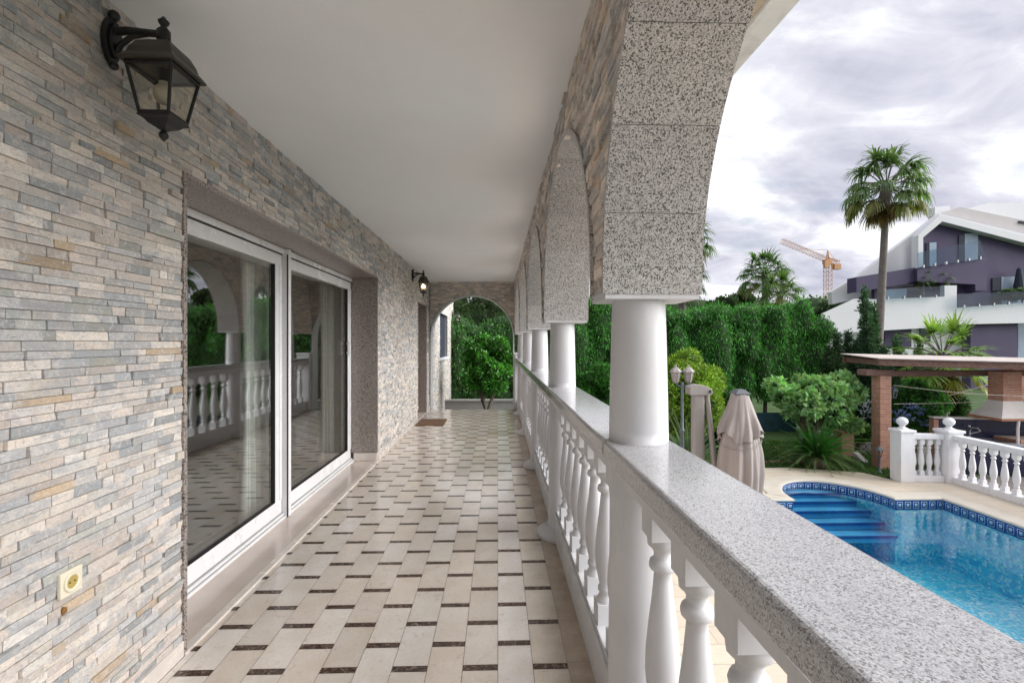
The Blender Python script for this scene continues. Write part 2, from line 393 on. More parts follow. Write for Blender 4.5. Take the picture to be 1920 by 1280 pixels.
# ---------------------------------------------------------------- ledger stone cladding
PAL = [((.68, .635, .585), 8), ((.62, .60, .58), 6), ((.49, .50, .515), 5), ((.37, .395, .42), 4), ((.66, .60, .56), 8), ((.52, .41, .29), 1.1),
       ((.30, .315, .325), .9), ((.42, .44, .42), 1.8), ((.72, .70, .67), 2.8), ((.52, .475, .44), 2.0)]
PC = np.array([p[0] for p in PAL]); PW = np.array([p[1] for p in PAL]); PW = PW/PW.sum()
def ledger(name, O, U, Nrm, z0, z1, spans, parent, rows=.029, warm=0.0, extra=None):
    """O origin, U along axis, Nrm outward; spans(z)->[(u0,u1)]; every stone a little box of its own depth"""
    O = np.array(O, float); U = np.array(U, float); Nn = np.array(Nrm, float); Z = np.array((0, 0, 1.0))
    items = []; cols = []
    rg = np.random.default_rng(sum(map(ord, name))+int(z0*100))
    z = z0
    while z < z1-.004:
        h = min(rg.uniform(.8, 1.22)*rows, z1-z)
        if z1-(z+h) < .010: h = z1-z
        for (a, b) in spans(z+h/2):
            u = a; off = rg.uniform(.04, .2)
            while u < b-1e-4:
                L = off if u == a else rg.choice([rg.uniform(.04, .10), rg.uniform(.08, .15), rg.uniform(.12, .22)])
                if b-(u+L) < .03: L = b-u
                dp = abs(rg.normal(0, .0062))+.003
                items.append((u, min(u+L, b), z, z+h, min(dp, .019)))
                cl = .5+.5*math.sin(u*2.1+z*5.3)*math.cos(u*.7-z*3.1)
                w = PW.copy(); w[[3, 6, 7, 2]] *= (.6+1.0*cl); w[[0, 4, 5, 9]] *= (1.4-.7*cl); w /= w.sum()
                c = PC[rg.choice(len(PC), p=w)]*rg.uniform(.78, 1.17)
                cols.append(c*np.array([1+warm, 1, 1-warm])); u += L
        z += h
    I = np.array(items); n = len(I); g = .0010
    V = np.zeros((n, 8, 3)); tilt = rg.normal(0, .0016, (n, 4))
    k = 0
    for q, (ui, zi) in enumerate(((0, 2), (1, 2), (1, 3), (0, 3))):
        uu = I[:, ui]+(g if ui == 0 else -g); zz = I[:, zi]+(g if zi == 2 else -g)
        P = O+uu[:, None]*U+zz[:, None]*Z
        V[:, q] = P-Nn*.012; V[:, q+4] = P+(I[:, 4]+tilt[:, q])[:, None]*Nn
    return quads(name, V, np.array(cols), M['stone'], parent, 8, [[4, 5, 6, 7], [0, 1, 5, 4], [1, 2, 6, 5], [2, 3, 7, 6], [3, 0, 4, 7]])

# ---------------------------------------------------------------- foliage
def unit(a): return a/np.maximum(np.linalg.norm(a, axis=-1, keepdims=True), 1e-9)
def leaves(name, P, D, L, wd, col, var, mat, parent=None, fold=.0, hue=.12, clump=0.0, cs=1.0):
    """one small rhombic leaf per point P along direction D"""
    n = len(P); D = unit(D); B = unit(np.cross(D, NR.normal(size=(n, 3))))
    L = np.broadcast_to(L, (n,))*NR.uniform(.7, 1.3, n); w = L*wd
    V = np.stack([P, P+D*(L*.45)[:, None]+B*w[:, None], P+D*L[:, None], P+D*(L*.45)[:, None]-B*w[:, None]], 1)
    c = np.array(col)[None]*np.exp(NR.normal(0, var, (n, 1)))
    c = c*(1+NR.normal(0, hue, (n, 3))*np.array([1, .4, .8]))
    if clump:
        ph = np.sin(P[:, 0]*3.1/cs+1)*np.cos(P[:, 2]*3.7/cs)+np.sin(P[:, 1]*2.9/cs+P[:, 2]*2.1/cs)
        c = c*(1+clump*ph[:, None]*.5)
    return quads(name, V, np.clip(c, .004, .9), mat, parent)
def blob_points(blobs, n, shell=.75):
    """points in many ellipsoids (c, (rx,ry,rz)), denser at the skin"""
    vol = np.array([b[1][0]*b[1][1]*b[1][2] for b in blobs])**.66; idx = NR.choice(len(blobs), n, p=vol/vol.sum())
    d = unit(NR.normal(size=(n, 3))); r = NR.uniform(0, 1, n)**(1/3.)*(1-shell)+shell*NR.beta(6, 1.2, n)
    r = np.clip(r, 0, 1.12)
    C_ = np.array([b[0] for b in blobs])[idx]; S = np.array([b[1] for b in blobs])[idx]
    return C_+d*r[:, None]*S, d
def trunk_mesh(mb, base, top, r0, r1, bend=.1, n=9):
    b, t = Vector(base), Vector(top); pts = []
    off = Vector((R.uniform(-bend, bend), R.uniform(-bend, bend), 0))
    for i in range(6):
        q = i/5; pts.append(b.lerp(t, q)+off*math.sin(q*PI))
    mb.tube(pts, r0, n, r1)
# ================================================================ THE VERANDA
XW = -1.45; XI = .34; XO = .65; ZC = 2.695; YE = 10.25; YB = -3.6
DY0, DY1, DZ = 2.276, 5.83, 2.19
def obj_list(n): return ['nearest', 'second', 'third', 'fourth', 'fifth', 'sixth', 'seventh', 'eighth', 'ninth', 'tenth'][n]

# floor ----------------------------------------------------------------------
fb = MB(); fb.box(XW-.05, .66, YB, YE+.02, -.30, -.0035)
slab = fb.build('terrace_floor', M['grout']); slab['kind'] = 'structure'
P = .1697; Wd = .155; TV = []; TC = []; SV = []
gp = .0011
def tile(x0, x1, y0, y1, store, col=None):
    if x1-x0 < .004: return
    z = [R.uniform(-.0003, .0003) for _ in range(4)]
    store.append([(x0+gp, y0+gp, z[0]), (x1-gp, y0+gp, z[1]), (x1-gp, y1-gp, z[2]), (x0+gp, y1-gp, z[3])])
    if col is not None: TC.append(col)
def tcol(k):
    base = R.choice([(.75, .70, .65), (.72, .665, .615), (.77, .73, .695), (.73, .66, .595), (.70, .635, .57)])
    if k == 0: base = R.choice([(.79, .77, .75), (.78, .745, .72)])
    if k == 1: base = R.choice([(.70, .63, .55), (.73, .67, .60)])
    if k == -1: base = R.choice([(.67, .61, .55), (.70, .65, .60)])
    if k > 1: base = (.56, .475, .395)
    q = R.uniform(.95, 1.05); return [b*q for b in base]
for k in range(-10, 2):
    x0, x1 = max(k*Wd, -1.43), (k+1)*Wd
    odd = k % 2
    yc = 2.135 + (0 if odd else P)
    j = -20
    while True:
        a = yc+j*2*P+.019; b = yc+(j+1)*2*P-.019
        if a > YE: break
        if b > YB:
            tile(x0, x1, max(a, YB), min(b, YE), TV, tcol(k))
            xs0, xs1 = (x0, x1)
            if b+.038 < YE: tile(xs0, xs1, b, b+.038, SV)
        j += 1
y = YB
while y < YE:
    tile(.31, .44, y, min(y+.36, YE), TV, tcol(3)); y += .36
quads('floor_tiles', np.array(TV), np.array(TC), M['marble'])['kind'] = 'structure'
quads('floor_inlays', np.array(SV), np.ones((len(SV), 3)), M['emper'])['kind'] = 'structure'
db = MB(); db.box(-1.75, .62, YB, YE, GZ-.2, -.302)
o = db.build('terrace_base_wall', M['stucco']); o['kind'] = 'structure'

# house wall -----------------------------------------------------------------
house = thing('house_wall', 'long house wall of stacked split stone with a wide glass sliding door', 'wall', (XW, 2, 0))
EY = 15.7
def spans_left(z):
    cuts = []
    if z < DZ+.02: cuts.append((DY0-.024, DY1+.024))
    if z < 2.145: cuts.append((8.77, 9.82))
    if 1.0 < z < 2.16: cuts.append((12.1, 13.95))
    s = []; a = YB
    for c0, c1 in cuts: s.append((a, c0)); a = c1
    s.append((a, EY)); return s
ledger('stone_cladding', (XW, 0, 0), (0, 1, 0), (1, 0, 0), .07, ZC, spans_left, house)
ledger('end_cladding', (XW, EY-.012, 0), (-1, 0, 0), (0, 1, 0), .0, ZC, lambda z: [(0, 1.2)], house)
ledger('low_cladding', (XW, 0, 0), (0, 1, 0), (1, 0, 0), -.42, .07, lambda z: [(YE+.4, EY)], house)
wb = MB()
xs = (XW-.33, XW-.011)
wb.box(*xs, YB, DY0-.03, 0, ZC+.15); wb.box(*xs, DY0-.03, DY1+.03, DZ+.03, ZC+.15)
wb.box(*xs, DY1+.03, 8.765, 0, ZC+.15); wb.box(*xs, 8.765, 9.825, 2.15, ZC+.15)
wb.box(*xs, 9.825, 12.09, -.6, ZC+.15); wb.box(*xs, 12.09, 13.96, -.6, .99); wb.box(*xs, 12.09, 13.96, 2.17, ZC+.15); wb.box(*xs, 13.96, EY-.03, -.6, ZC+.15)
wb.build('wall_core', M['concrete'], house)
pb = MB(); pb.box(XW-.012, XW+.03, YE+.35, EY+.02, GZ-.1, -.42)
pb.box(XW-.012, XW+.02, YE+.35, EY+.02, -.42, -.40); pb.build('plinth', M['concrete'], house)
sk = MB()
for a, b in ((YB, DY0-.026), (DY1+.026, 8.768), (9.822, YE)): sk.box(XW-.01, -1.43, a, b, .0, .072)
sk.build('skirting', M['skirt'], house, .003)
# sliding door recess
jb = MB(); jb.box(-1.86, -1.432, DY0-.024, DY0, .0, DZ+.022); jb.box(-1.80, -1.438, DY1, DY1+.024, .11, DZ)
jb.build('granite_jamb', M['jamb'], house, .002)
lb = MB(); lb.box(-1.86, -1.432, DY0, DY1+.024, DZ, DZ+.022); lb.build('granite_lintel', M['lintel'], house, .002)
sb = MB(); sb.box(-1.90, -1.472, DY0, DY1, -.01, .010); sb.build('threshold', M['sill'], house, .002)
sb = MB(); sb.box(-1.47, -1.428, DY0-.02, DY1+.02, -.01, .012); sb.box(-1.72, -1.445, DY1-.006, DY1+.024, .012, .105); sb.build('threshold_border', M['skirt'], house, .002)
def sliding(y0, y1, near):
    w = MB()
    w.box(-1.86, -1.735, y0, y1, 2.143, DZ-.003)                    # head track
    w.box(-1.86, -1.715, y0, y1, .010, .028)
    w.box(-1.86, -1.735, y0, y1, .028, .045)
    w.box(-1.86, -1.80, y1-.035, y1, .045, 2.143); w.box(-1.86, -1.80, y0, y0+.035, .045, 2.143)
    fr = w.build('sliding_door_frame', M['alu'], house, .002)
    p = MB(); st = .105
    X0, X1 = -1.800, -1.752
    p.box(X0, X1, y0+.012, y1-.012, 2.045, 2.134); p.box(X0, X1, y0+.012, y1-.012, .052, .162)
    p.box(X0, X1, y0+.012, y0+.012+.085, .162, 2.045); p.box(X0, X1, y1-.012-st, y1-.012-.048, .162, 2.045); p.box(X0, X1+.006, y1-.058, y1-.012, .162, 2.045)
    p.build('door_leaf', M['alu'], fr, .003)
    g = MB(); g.box(X0+.018, X0+.028, y0+.09, y1-.11, .155, 2.05); g.build('glass_pane', M['glass'], fr)
    k = MB(); k.box(X0-.002, X1-.004, y0+.095, y0+.101, .16, 2.05); k.box(X0-.002, X1-.004, y1-st-.017, y1-st-.011, .16, 2.05)
    k.box(X0, X1-.004, y0+.09, y1-.11, .158, .166); k.box(-1.84, -1.745, y0+.02, y1-.01, 2.134, 2.142); 
    k.build('gasket', M['black'], fr)
    k = MB(); k.box(-1.799, -1.741, y0+.02, y1-.01, .0455, .050); k.box(-1.734, -1.722, y0+.02, y1-.01, .0285, .030); k.build('track', M['alugrey'], fr)
    h = MB(); h.box(X1-.001, X1+.028, y1-.165, y1-.135, 1.29, 1.31); h.box(X1-.001, X1+.028, y1-.165, y1-.135, 1.40, 1.42); h.box(X1+.02, X1+.032, y1-.165, y1-.135, 1.27, 1.44)
    if not near: h.build('handle', M['alu'], fr, .003)
sliding(DY0+.001, 3.985, True); sliding(4.035, DY1-.002, False)
pm = MB(); pm.box(-1.86, -1.70, 3.987, 4.033, .012, DZ-.003); pm.build('door_post', M['alu'], house, .003)
pm = MB(); pm.box(-1.712, -1.704, 3.978, 3.9855, .012, 2.14); pm.build('post_gap_strip', M['black'], house)  # black strip standing in for the shaded gap beside the post
# the room seen through the glass
rm = MB(); x0, x1, y0, y1, z0, z1 = -5.2, -1.87, 1.6, 7.2, .006, 2.5
for b in ((x0, x1, y0, y1, z0-.1, z0), (x0, x1, y0, y1, z1, z1+.05), (x0-.1, x0, y0, y1, z0, z1), (x0, x1, y0-.1, y0, z0, z1), (x0, x1, y1, y1+.1, z0, z1)): rm.box(*b)
rm.box(x1-.02, x1, y0, DY0+.002, z0, z1); rm.box(x1-.02, x1, DY1-.001, y1, z0, z1); rm.box(x1-.02, x1, DY0+.002, DY1-.001, DZ, z1)
rm.build('room', M['room'], house)
# door recess
dj = MB(); dj.box(-1.86, -1.436, 8.768, 8.79, 0, 2.157); dj.box(-1.86, -1.436, 9.80, 9.822, 0, 2.157); dj.box(-1.86, -1.436, 8.79, 9.80, 2.135, 2.157)
dj.build('entrance_jamb', M['jamb'], house, .002)
d = MB(); d.box(-1.85, -1.80, 8.79, 9.80, .01, 2.135)
for a, b in ((.15, .95), (1.05, 2.0)): d.box(-1.80, -1.79, 8.92, 9.67, a, b)
dd = d.build('entrance_door', M['wood'], house, .004)
k = MB(); k.sphere((-1.75, 9.68, 1.0), .03); k.cyl((-1.80, 9.68, 1.0), (-1.76, 9.68, 1.0), .012); k.build('handle', M['steel'], dd)
d = MB(); d.box(-1.86, -1.436, 8.79, 9.80, -.01, .012); d.build('entrance_threshold', M['skirt'], house)
# window beyond the end arch
d = MB(); d.box(-1.60, -1.53, 12.1, 13.95, 1.0, 2.16)
for i in range(22): d.box(-1.53, -1.515, 12.13, 13.92, 1.02+i*.051, 1.02+i*.051+.042)
d.build('shutter', M['blueblack'], house)
d = MB(); d.box(-1.52, -1.38, 12.0, 14.05, .965, 1.0); d.box(-1.52, -1.41, 12.04, 14.0, .93, .965); d.build('window_sill', M['stucco'], house, .004)

for i, (y, w_, c, lab, z) in enumerate(((3.74, .62, 'curtainw', 'white net curtain gathered behind the nearer glass door panel', 2.42), (5.36, .62, 'curtain_shaded', 'beige curtain, its shade painted in grey green, gathered behind the farther glass door panel', 2.42))):
    vs = []; n = 96
    for j in range(n+1):
        t = j/n; yy = y+w_*t; 
        for q in range(9):
            zz = .03+(z-.03)*q/8; am = .035*(1.15-.5*q/8)
            vs.append((-1.945+am*math.sin(t*2*PI*8.5+.5*math.sin(q*.6+t*5))+.012*math.sin(t*37), yy+.02*math.sin(q*.5+t*9)-(.05*(1-q/8)*(1-t)), zz))
    mb = MB(); mb.add(vs, [(j*9+q, j*9+q+1, (j+1)*9+q+1, (j+1)*9+q) for j in range(n) for q in range(8)], True)
    o = mb.build('curtain', M[c]); s = o.modifiers.new('thick', 'SOLIDIFY'); s.thickness = .004
    tag(o, lab, 'curtain', 'curtains behind the sliding doors')

# ceiling and eaves ------------------------------------------------------------
cb = MB(); cb.box(-1.80, .352, YB, YE+.33, ZC, ZC+.22); o = cb.build('ceiling', M['ceil']); o['kind'] = 'structure'
eave = thing('roof_eave', 'projecting roof eave with cream soffit and streaked white edge', 'eave', (1, 0, 2.7))
e = MB(); e.box(.643, 1.005, YB-2, YE+.5, 2.712, 2.9); e.build('soffit', M['cream'], eave)
e = MB(); e.box(1.006, 1.115, YB-2, YE+.5, 2.69, 2.93); e.build('edge_moulding', M['eave'], eave, .006)
e = MB(); e.box(-1.8, .642, YB-2, YE+.5, 2.92, 3.05); e.box(.642, 1.0, YB-2, YE+.5, 2.901, 3.05); e.build('roof_slab', M['stucco'], eave)

# end wall with the wide arch ---------------------------------------------------
endw = thing('end_wall', 'stone clad end wall with one wide round arch onto the garden', 'wall', (-.54, YE, 0))
CX, RX, ZS = -.54, .885, 1.53
def spans_end(z):
    if z < ZS: w = RX
    elif z < ZS+RX: w = math.sqrt(RX*RX-(z-ZS)**2)
    else: return [(XW+.02, XI)]
    return [(XW+.02, CX-w-.012), (CX+w+.012, XI)]
for yy, nn, nm in ((YE, (0, -1, 0), 'stone_cladding'), (YE+.3, (0, 1, 0), 'back_cladding')):
    ledger(nm, (0, yy, 0), (1, 0, 0), nn, 0, ZC, lambda z: [s for s in spans_end(z) if s[1]-s[0] > .02], endw, warm=.04)
e = MB(); k = 28
pts = [(CX-RX, 0)]+[(CX-RX*math.cos(PI*i/k), ZS+RX*math.sin(PI*i/k)) for i in range(k+1)]+[(CX+RX, 0)]
for (xa, za), (xb, zb) in zip(pts[1:-2], pts[2:-1]):
    e.prism([(xa, YE+.012, za), (xb, YE+.012, zb), (xb, YE+.012, ZC), (xa, YE+.012, ZC)], (0, .276, 0))
e.box(CX+RX, XI+.008, YE+.012, YE+.288, 0, ZC)
e.build('wall_core', M['concrete'], endw)
e = MB()
for (xa, za), (xb, zb) in zip(pts[:-1], pts[1:]):
    def off(x, z):
        if z <= ZS: return (x-.014*(1 if x > CX else -1)*-1 if False else x-(.014 if x > CX else -.014), z)
        d_ = math.hypot(x-CX, z-ZS); return (x-(x-CX)/d_*.014, z-(z-ZS)/d_*.014)
    (xc, zc), (xd, zd) = off(xb, zb), off(xa, za)
    e.prism([(xa, YE-.012, za), (xb, YE-.012, zb), (xc, YE-.012, zc), (xd, YE-.012, zd)], (0, .324, 0))
e.build('arch_lining', M['white'], endw)

# arcade ------------------------------------------------------------------------
SP = 1.95; Y1 = 1.64; HP = .11; CXC = .48; ZB = 1.585; ZS2 = 1.62; RA = (SP-2*HP)/2
YC = [Y1+SP*i for i in range(-2, 5)]
arc = thing('arcade', 'arcade wall of round arches carried on columns, split stone inside and granite reveals', 'arcade', (CXC, Y1, 0))
def bay_of(y):
    return Y1+SP*(math.floor((y-Y1)/SP)+.5)
YLAST = YC[-1]
def spans_arc(z):
    out = []
    for i, y in enumerate(YC):
        if z < ZS2: w = RA
        elif z < ZS2+RA: w = math.sqrt(RA*RA-(z-ZS2)**2)
        else: return [(YB, YE)]
        lo = y-SP/2+(w if i else w); hi = y+SP/2-w if i < len(YC)-1 else YE
        out.append((lo+.018, hi-(.018 if i < len(YC)-1 else 0)))
    return out
ledger('stone_cladding', (XI+.012, 0, 0), (0, 1, 0), (-1, 0, 0), ZB, ZC, spans_arc, arc, warm=.05)
core = MB(); KX = (XI+.012, XO-.008)
for i, y in enumerate(YC):
    core.box(*KX, y-HP+.021, (y+HP-.021) if i < len(YC)-1 else YE+.01, ZB+.012, ZC+.004)
    if i < len(YC)-1:
        c = y+SP/2; r = RA+.02; k = 28
        ps = [(c-r*math.cos(PI*j/k), ZS2+r*math.sin(PI*j/k)) for j in range(k+1)]
        for (ya, za), (yb, zb) in zip(ps[:-1], ps[1:]):
            core.prism([(KX[0], ya, za), (KX[0], yb, zb), (KX[0], yb, ZC+.004), (KX[0], ya, ZC+.004)], (KX[1]-KX[0], 0, 0))
core.box(*KX, YB, YC[0]-HP+.021, ZB+1.0, ZC+.004)
core.build('wall_core', M['stucco'], arc)
RG = random.Random(3)
for i in range(len(YC)-1):
    y = YC[i]; c = y+SP/2
    ln = MB()
    def pos(s, rr):
        """point of the arch outline at path length s"""
        st = ZS2-ZB; tot = 2*st+PI*RA
        if s < st: return (c-rr, ZB+s)
        if s > tot-st: return (c+rr, ZB+tot-s)
        a = (s-st)/RA; return (c-rr*math.cos(a), ZS2+rr*math.sin(a))
    tot = 2*(ZS2-ZB)+PI*RA; ns = 11; 
    for q in range(ns):
        s0, s1 = tot*q/ns+.0008, tot*(q+1)/ns-.0008; g_ = RG.uniform(.86, 1.1); ln.cur = (g_, g_*RG.uniform(.985, 1.0), g_*RG.uniform(.97, 1.0))
        m_ = 5; ss = [s0+(s1-s0)*j/m_ for j in range(m_+1)]
        if q in (0, ns-1):                                            # a break where the curve starts
            kk = (ZS2-ZB) if q == 0 else tot-(ZS2-ZB); ss = sorted(ss+[kk])
        inn = [pos(s, RA) for s in ss]; ou = [pos(s, RA+.021) for s in ss]
        XA, XB_ = XI-.006, XO+.004
        vs = [(XA, *p) for p in inn]+[(XB_, *p) for p in inn]+[(XA, *p) for p in ou]+[(XB_, *p) for p in ou]; L = len(ss)
        fs = []
        for j in range(L-1):
            fs += [(j, j+1, L+j+1, L+j), (2*L+j, 3*L+j, 3*L+j+1, 2*L+j+1), (j, 2*L+j, 2*L+j+1, j+1), (L+j, L+j+1, 3*L+j+1, 3*L+j)]
        fs += [(0, L, 3*L, 2*L), (L-1, 3*L-1, 4*L-1, 2*L-1)]
        ln.add(vs, fs)
    ln.build('arch_lining', M['granite'], arc)
for y in YC:
    cap = MB(); cap.box(XI+.002, XO-.004, y-HP+.002, y+HP-.002, ZB-.014, ZB+.011); cap.build('pier_underside', M['white'], arc)

# columns on the coping, posts beneath -------------------------------------------
ZCO = 1.10
ctags = {}
col0 = None; post0 = None
for i, y in enumerate(YC):
    kk = i-2
    vis = kk >= 0
    lab = ('smooth white round column standing on the granite coping, '+obj_list(kk)+' from the camera') if vis else 'smooth white round column of the arcade behind the camera, number %d back' % (-kk)
    t = thing('column', lab, 'column', (CXC, y, ZCO), 'columns of the arcade')
    mb = MB(); pr = []
    for j in range(13):
        q = j/12; pr.append((.099-.011*q-.004*q*(1-q)*-1, q*(ZB-.014-ZCO)))
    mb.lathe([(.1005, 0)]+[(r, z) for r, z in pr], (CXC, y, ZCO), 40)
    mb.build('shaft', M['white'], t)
    lab = ('white round post under the '+obj_list(kk)+' arcade column with a disc at its foot') if vis else 'white round post under an arcade column behind the camera, number %d back' % (-kk)
    t = thing('post', lab, 'post', (CXC, y, 0), 'posts under the arcade columns')
    mb = MB(); mb.lathe([(.108, .06), (.104, .2), (.098, .6), (.096, 1.035)], (CXC, y, 0), 32); mb.build('shaft', M['white'], t)
    mb = MB(); mb.lathe([(.185, 0), (.19, .012), (.19, .03), (.178, .042), (.16, .05), (.14, .066), (.11, .07)], (CXC, y, 0.001), 32); mb.build('base_disc', M['white'], t)

def baluster_mesh(z0, H, hb=.047, n=14, sc=1.0):
    mb = MB(); b = .115*H
    mb.box(-hb, hb, -hb, hb, z0, z0+b); mb.box(-hb, hb, -hb, hb, z0+H-b*1.15, z0+H)
    P_ = [(.046, .115), (.034, .150), (.030, .165), (.037, .175), (.037, .195), (.030, .205), (.034, .235), (.046, .30), (.051, .37), (.049, .44), (.042, .53),
          (.033, .62), (.027, .70), (.025, .735), (.037, .745), (.040, .76), (.036, .778), (.026, .785), (.026, .81), (.033, .825), (.043, .835), (.045, .86), (.045, .8675)]
    mb.lathe([(r*sc, z0+z*H) for r, z in P_], (0, 0, 0), n)
    me = bpy.data.meshes.new('baluster'); me.from_pydata(mb.v, [], mb.f); me.polygons.foreach_set('use_smooth', mb.smooth)
    bm = bmesh.new(); bm.from_mesh(me); bmesh.ops.recalc_face_normals(bm, faces=bm.faces); bm.to_mesh(me); bm.free()
    return me
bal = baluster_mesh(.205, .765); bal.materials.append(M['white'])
def put_balusters(parent, me, pts, rz=0):
    for p in pts:
        o = bpy.data.objects.new('baluster', me); COL.objects.link(o); o.parent = parent
        o.matrix_parent_inverse = Matrix.Translation(-parent.location); o.location = p; o.rotation_euler.z = rz
for i in range(len(YC)):
    ya = YC[i]; yb = YC[i+1] if i < len(YC)-1 else YE
    kk = i-2
    lab = ['white baluster railing with polished granite coping beside the camera, ending at the nearest column', 'white baluster railing bay between the nearest and second columns', 'white baluster railing bay between the second and third columns',
           'white baluster railing bay between the third and fourth columns', 'white baluster railing bay between the fourth and fifth columns', 'short last white railing bay between the fifth column and the end wall'][kk+1] if kk >= -1 else 'white baluster railing bay behind the camera'
    t = thing('balustrade', lab, 'balustrade', (CXC, ya, 0), 'railing bays of the veranda')
    c = MB(); c.box(.358, .592, ya+.001-(0 if i else .9), yb-.001, 1.036, ZCO); c.build('coping', M['coping'], t, .014, 4)
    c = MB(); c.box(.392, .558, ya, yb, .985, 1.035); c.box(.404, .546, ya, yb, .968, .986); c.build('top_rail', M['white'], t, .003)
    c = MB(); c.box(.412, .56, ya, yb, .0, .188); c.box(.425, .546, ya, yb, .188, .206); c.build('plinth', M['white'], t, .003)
    n_ = 7 if i < len(YC)-1 else 2
    put_balusters(t, bal, [(CXC, ya+(yb-ya)*(j+1)/(n_+1), 0) for j in range(n_)])
# pilaster at the end of the railing
t = thing('pilaster', 'square white pilaster closing the railing at the end arch', 'pilaster', (.42, YE-.06, 0))
c = MB(); c.box(.35, .60, YE-.14, YE-.014, .02, 1.16); c.build('shaft', M['white'], t, .004)
c = MB(); c.box(.335, .615, YE-.155, YE-.013, 1.16, 1.20); c.build('cap', M['white'], t, .004)

# lanterns ----------------------------------------------------------------------
def lantern(loc, lab, nside=4, sc=1.0, lit=False, rot=0):
    """loc: wall point at the height of the arm; arm sticks out along +X"""
    L = Vector(loc); t = thing('wall_lantern', lab, 'lantern', L, 'black wall lanterns')
    def q(x, y, z): return L+Vector((x, y, z))*sc
    m_ = MB(); pl = []
    for j in range(24):
        a = 2*PI*j/24; pl.append(q(.0, .034*math.cos(a)*(1+.12*math.cos(2*a)), -.02+.088*math.sin(a)))
    m_.prism(pl, (.020*sc, 0, 0)); m_.prism([p+Vector((.02*sc, 0, 0))+(L+Vector((0, 0, -.02*sc))-p)*.25 for p in pl], (.012*sc, 0, 0))
    m_.sphere(q(.02, 0, .072), .02*sc, 10, 8); m_.sphere(q(.02, 0, -.112), .016*sc, 10, 8)
    m_.build('back_plate', M['iron'], t, .003)
    for zz in (-.062, .024):
        s_ = MB(); s_.sphere(q(.034, .012, zz), .007*sc, 8, 6); s_.build('screw', M['steel'], t)
    m_ = MB()
    m_.tube([q(.02, 0, .012), q(.07, 0, .018), q(.13, 0, .012), q(.20, 0, .006)], .015*sc, 8, .013*sc)
    m_.tube([q(.025, 0, -.075), q(.045, 0, -.035), q(.085, 0, -.004), q(.14, 0, .006)], .011*sc, 8, .009*sc)
    m_.lathe([(.019*sc, -.028*sc), (.023*sc, -.018*sc), (.023*sc, .018*sc), (.014*sc, .028*sc), (.009*sc, .036*sc), (.017*sc, .046*sc), (.019*sc, .054*sc), (.010*sc, .062*sc), (.006*sc, .070*sc)], q(.20, 0, 0), 12)
    m_.build('arm', M['iron'], t)
    C0 = q(.20, 0, 0)
    K = math.sqrt(2) if nside == 4 else 1.12
    def ring(prof): return [(r*K*sc, z*sc) for r, z in prof]
    m_ = MB(); m_.lathe(ring([(.018, -.028), (.040, -.036), (.060, -.052), (.074, -.080), (.080, -.102), (.084, -.106), (.098, -.124), (.100, -.132), (.090, -.133), (.05, -.128)]), C0, nside, False)
    m_.build('roof', M['bronze'], t, .002)
    f_ = MB(); zt, zb_, rt, rb = -.134, -.302, .080, .052
    f_.lathe(ring([(rt+.006, zt), (rt+.006, zt-.012), (rt-.008, zt-.012), (rt-.008, zt)]), C0, nside, False) if False else None
    for j in range(nside):
        a0 = 2*PI*j/nside+PI/4; a1 = 2*PI*(j+1)/nside+PI/4
        def c_(r, a, z): return C0+Vector((r*K*math.cos(a), r*K*math.sin(a), z))*sc
        f_.cyl(c_(rt, a0, zt+.004), c_(rb, a0, zb_), .0062*sc, .0058*sc, 6)
        f_.cyl(c_(rt, a0, zt-.006), c_(rt, a1, zt-.006), .0065*sc, n=6); f_.cyl(c_(rb, a0, zb_), c_(rb, a1, zb_), .006*sc, n=6)
    f_.build('cage', M['iron'], t)
    for j in range(nside):
        a0 = 2*PI*j/nside+PI/4; a1 = 2*PI*(j+1)/nside+PI/4; k_ = .965
        vs = [C0+Vector((r*k_*K*math.cos(a), r*k_*K*math.sin(a), z))*sc for r, a, z in ((rt, a0, zt-.004), (rt, a1, zt-.004), (rb, a1, zb_), (rb, a0, zb_))]
        nn = (vs[1]-vs[0]).cross(vs[2]-vs[0]).normalized()*.002
        g = MB(); g.prism(vs, nn); g.build('pane', M['lampglass'], t)
    m_ = MB(); m_.lathe(ring([(rb+.004, zb_-.004), (rb+.006, zb_-.012), (.044, -.322), (.034, -.334), (.016, -.345), (.010, -.350)]), C0, nside, False)
    m_.lathe([(.007*sc, -.350*sc), (.012*sc, -.356*sc), (.017*sc, -.366*sc), (.015*sc, -.374*sc), (.008*sc, -.382*sc), (.001, -.390*sc)], C0, 10)
    m_.build('bottom_pan', M['iron'], t)
    m_ = MB(); m_.cyl(C0+Vector((0, 0, -.125*sc)), C0+Vector((0, 0, -.17*sc)), .018*sc); m_.build('lamp_holder', M['iron'], t)
    m_ = MB(); m_.sphere(C0+Vector((0, 0, -.215*sc)), .034*sc, 14, 10, (1, 1, 1.15)); m_.cyl(C0+Vector((0, 0, -.165*sc)), C0+Vector((0, 0, -.2*sc)), .014*sc, .022*sc)
    m_.build('bulb', M['lit'] if lit else M['bulb'], t)
    return t
lantern((XW+.012, 1.83, 2.565), 'big unlit black four sided lantern on the stone wall above the glass door', 4, 1.0)
lantern((XW+.012, 8.15, 2.56), 'lit black lantern glowing on the stone wall above the doormat', 6, .95, True)
lantern((XW+.012, 15.1, 2.30), 'small unlit lantern on the house corner beyond the end arch', 6, .95)

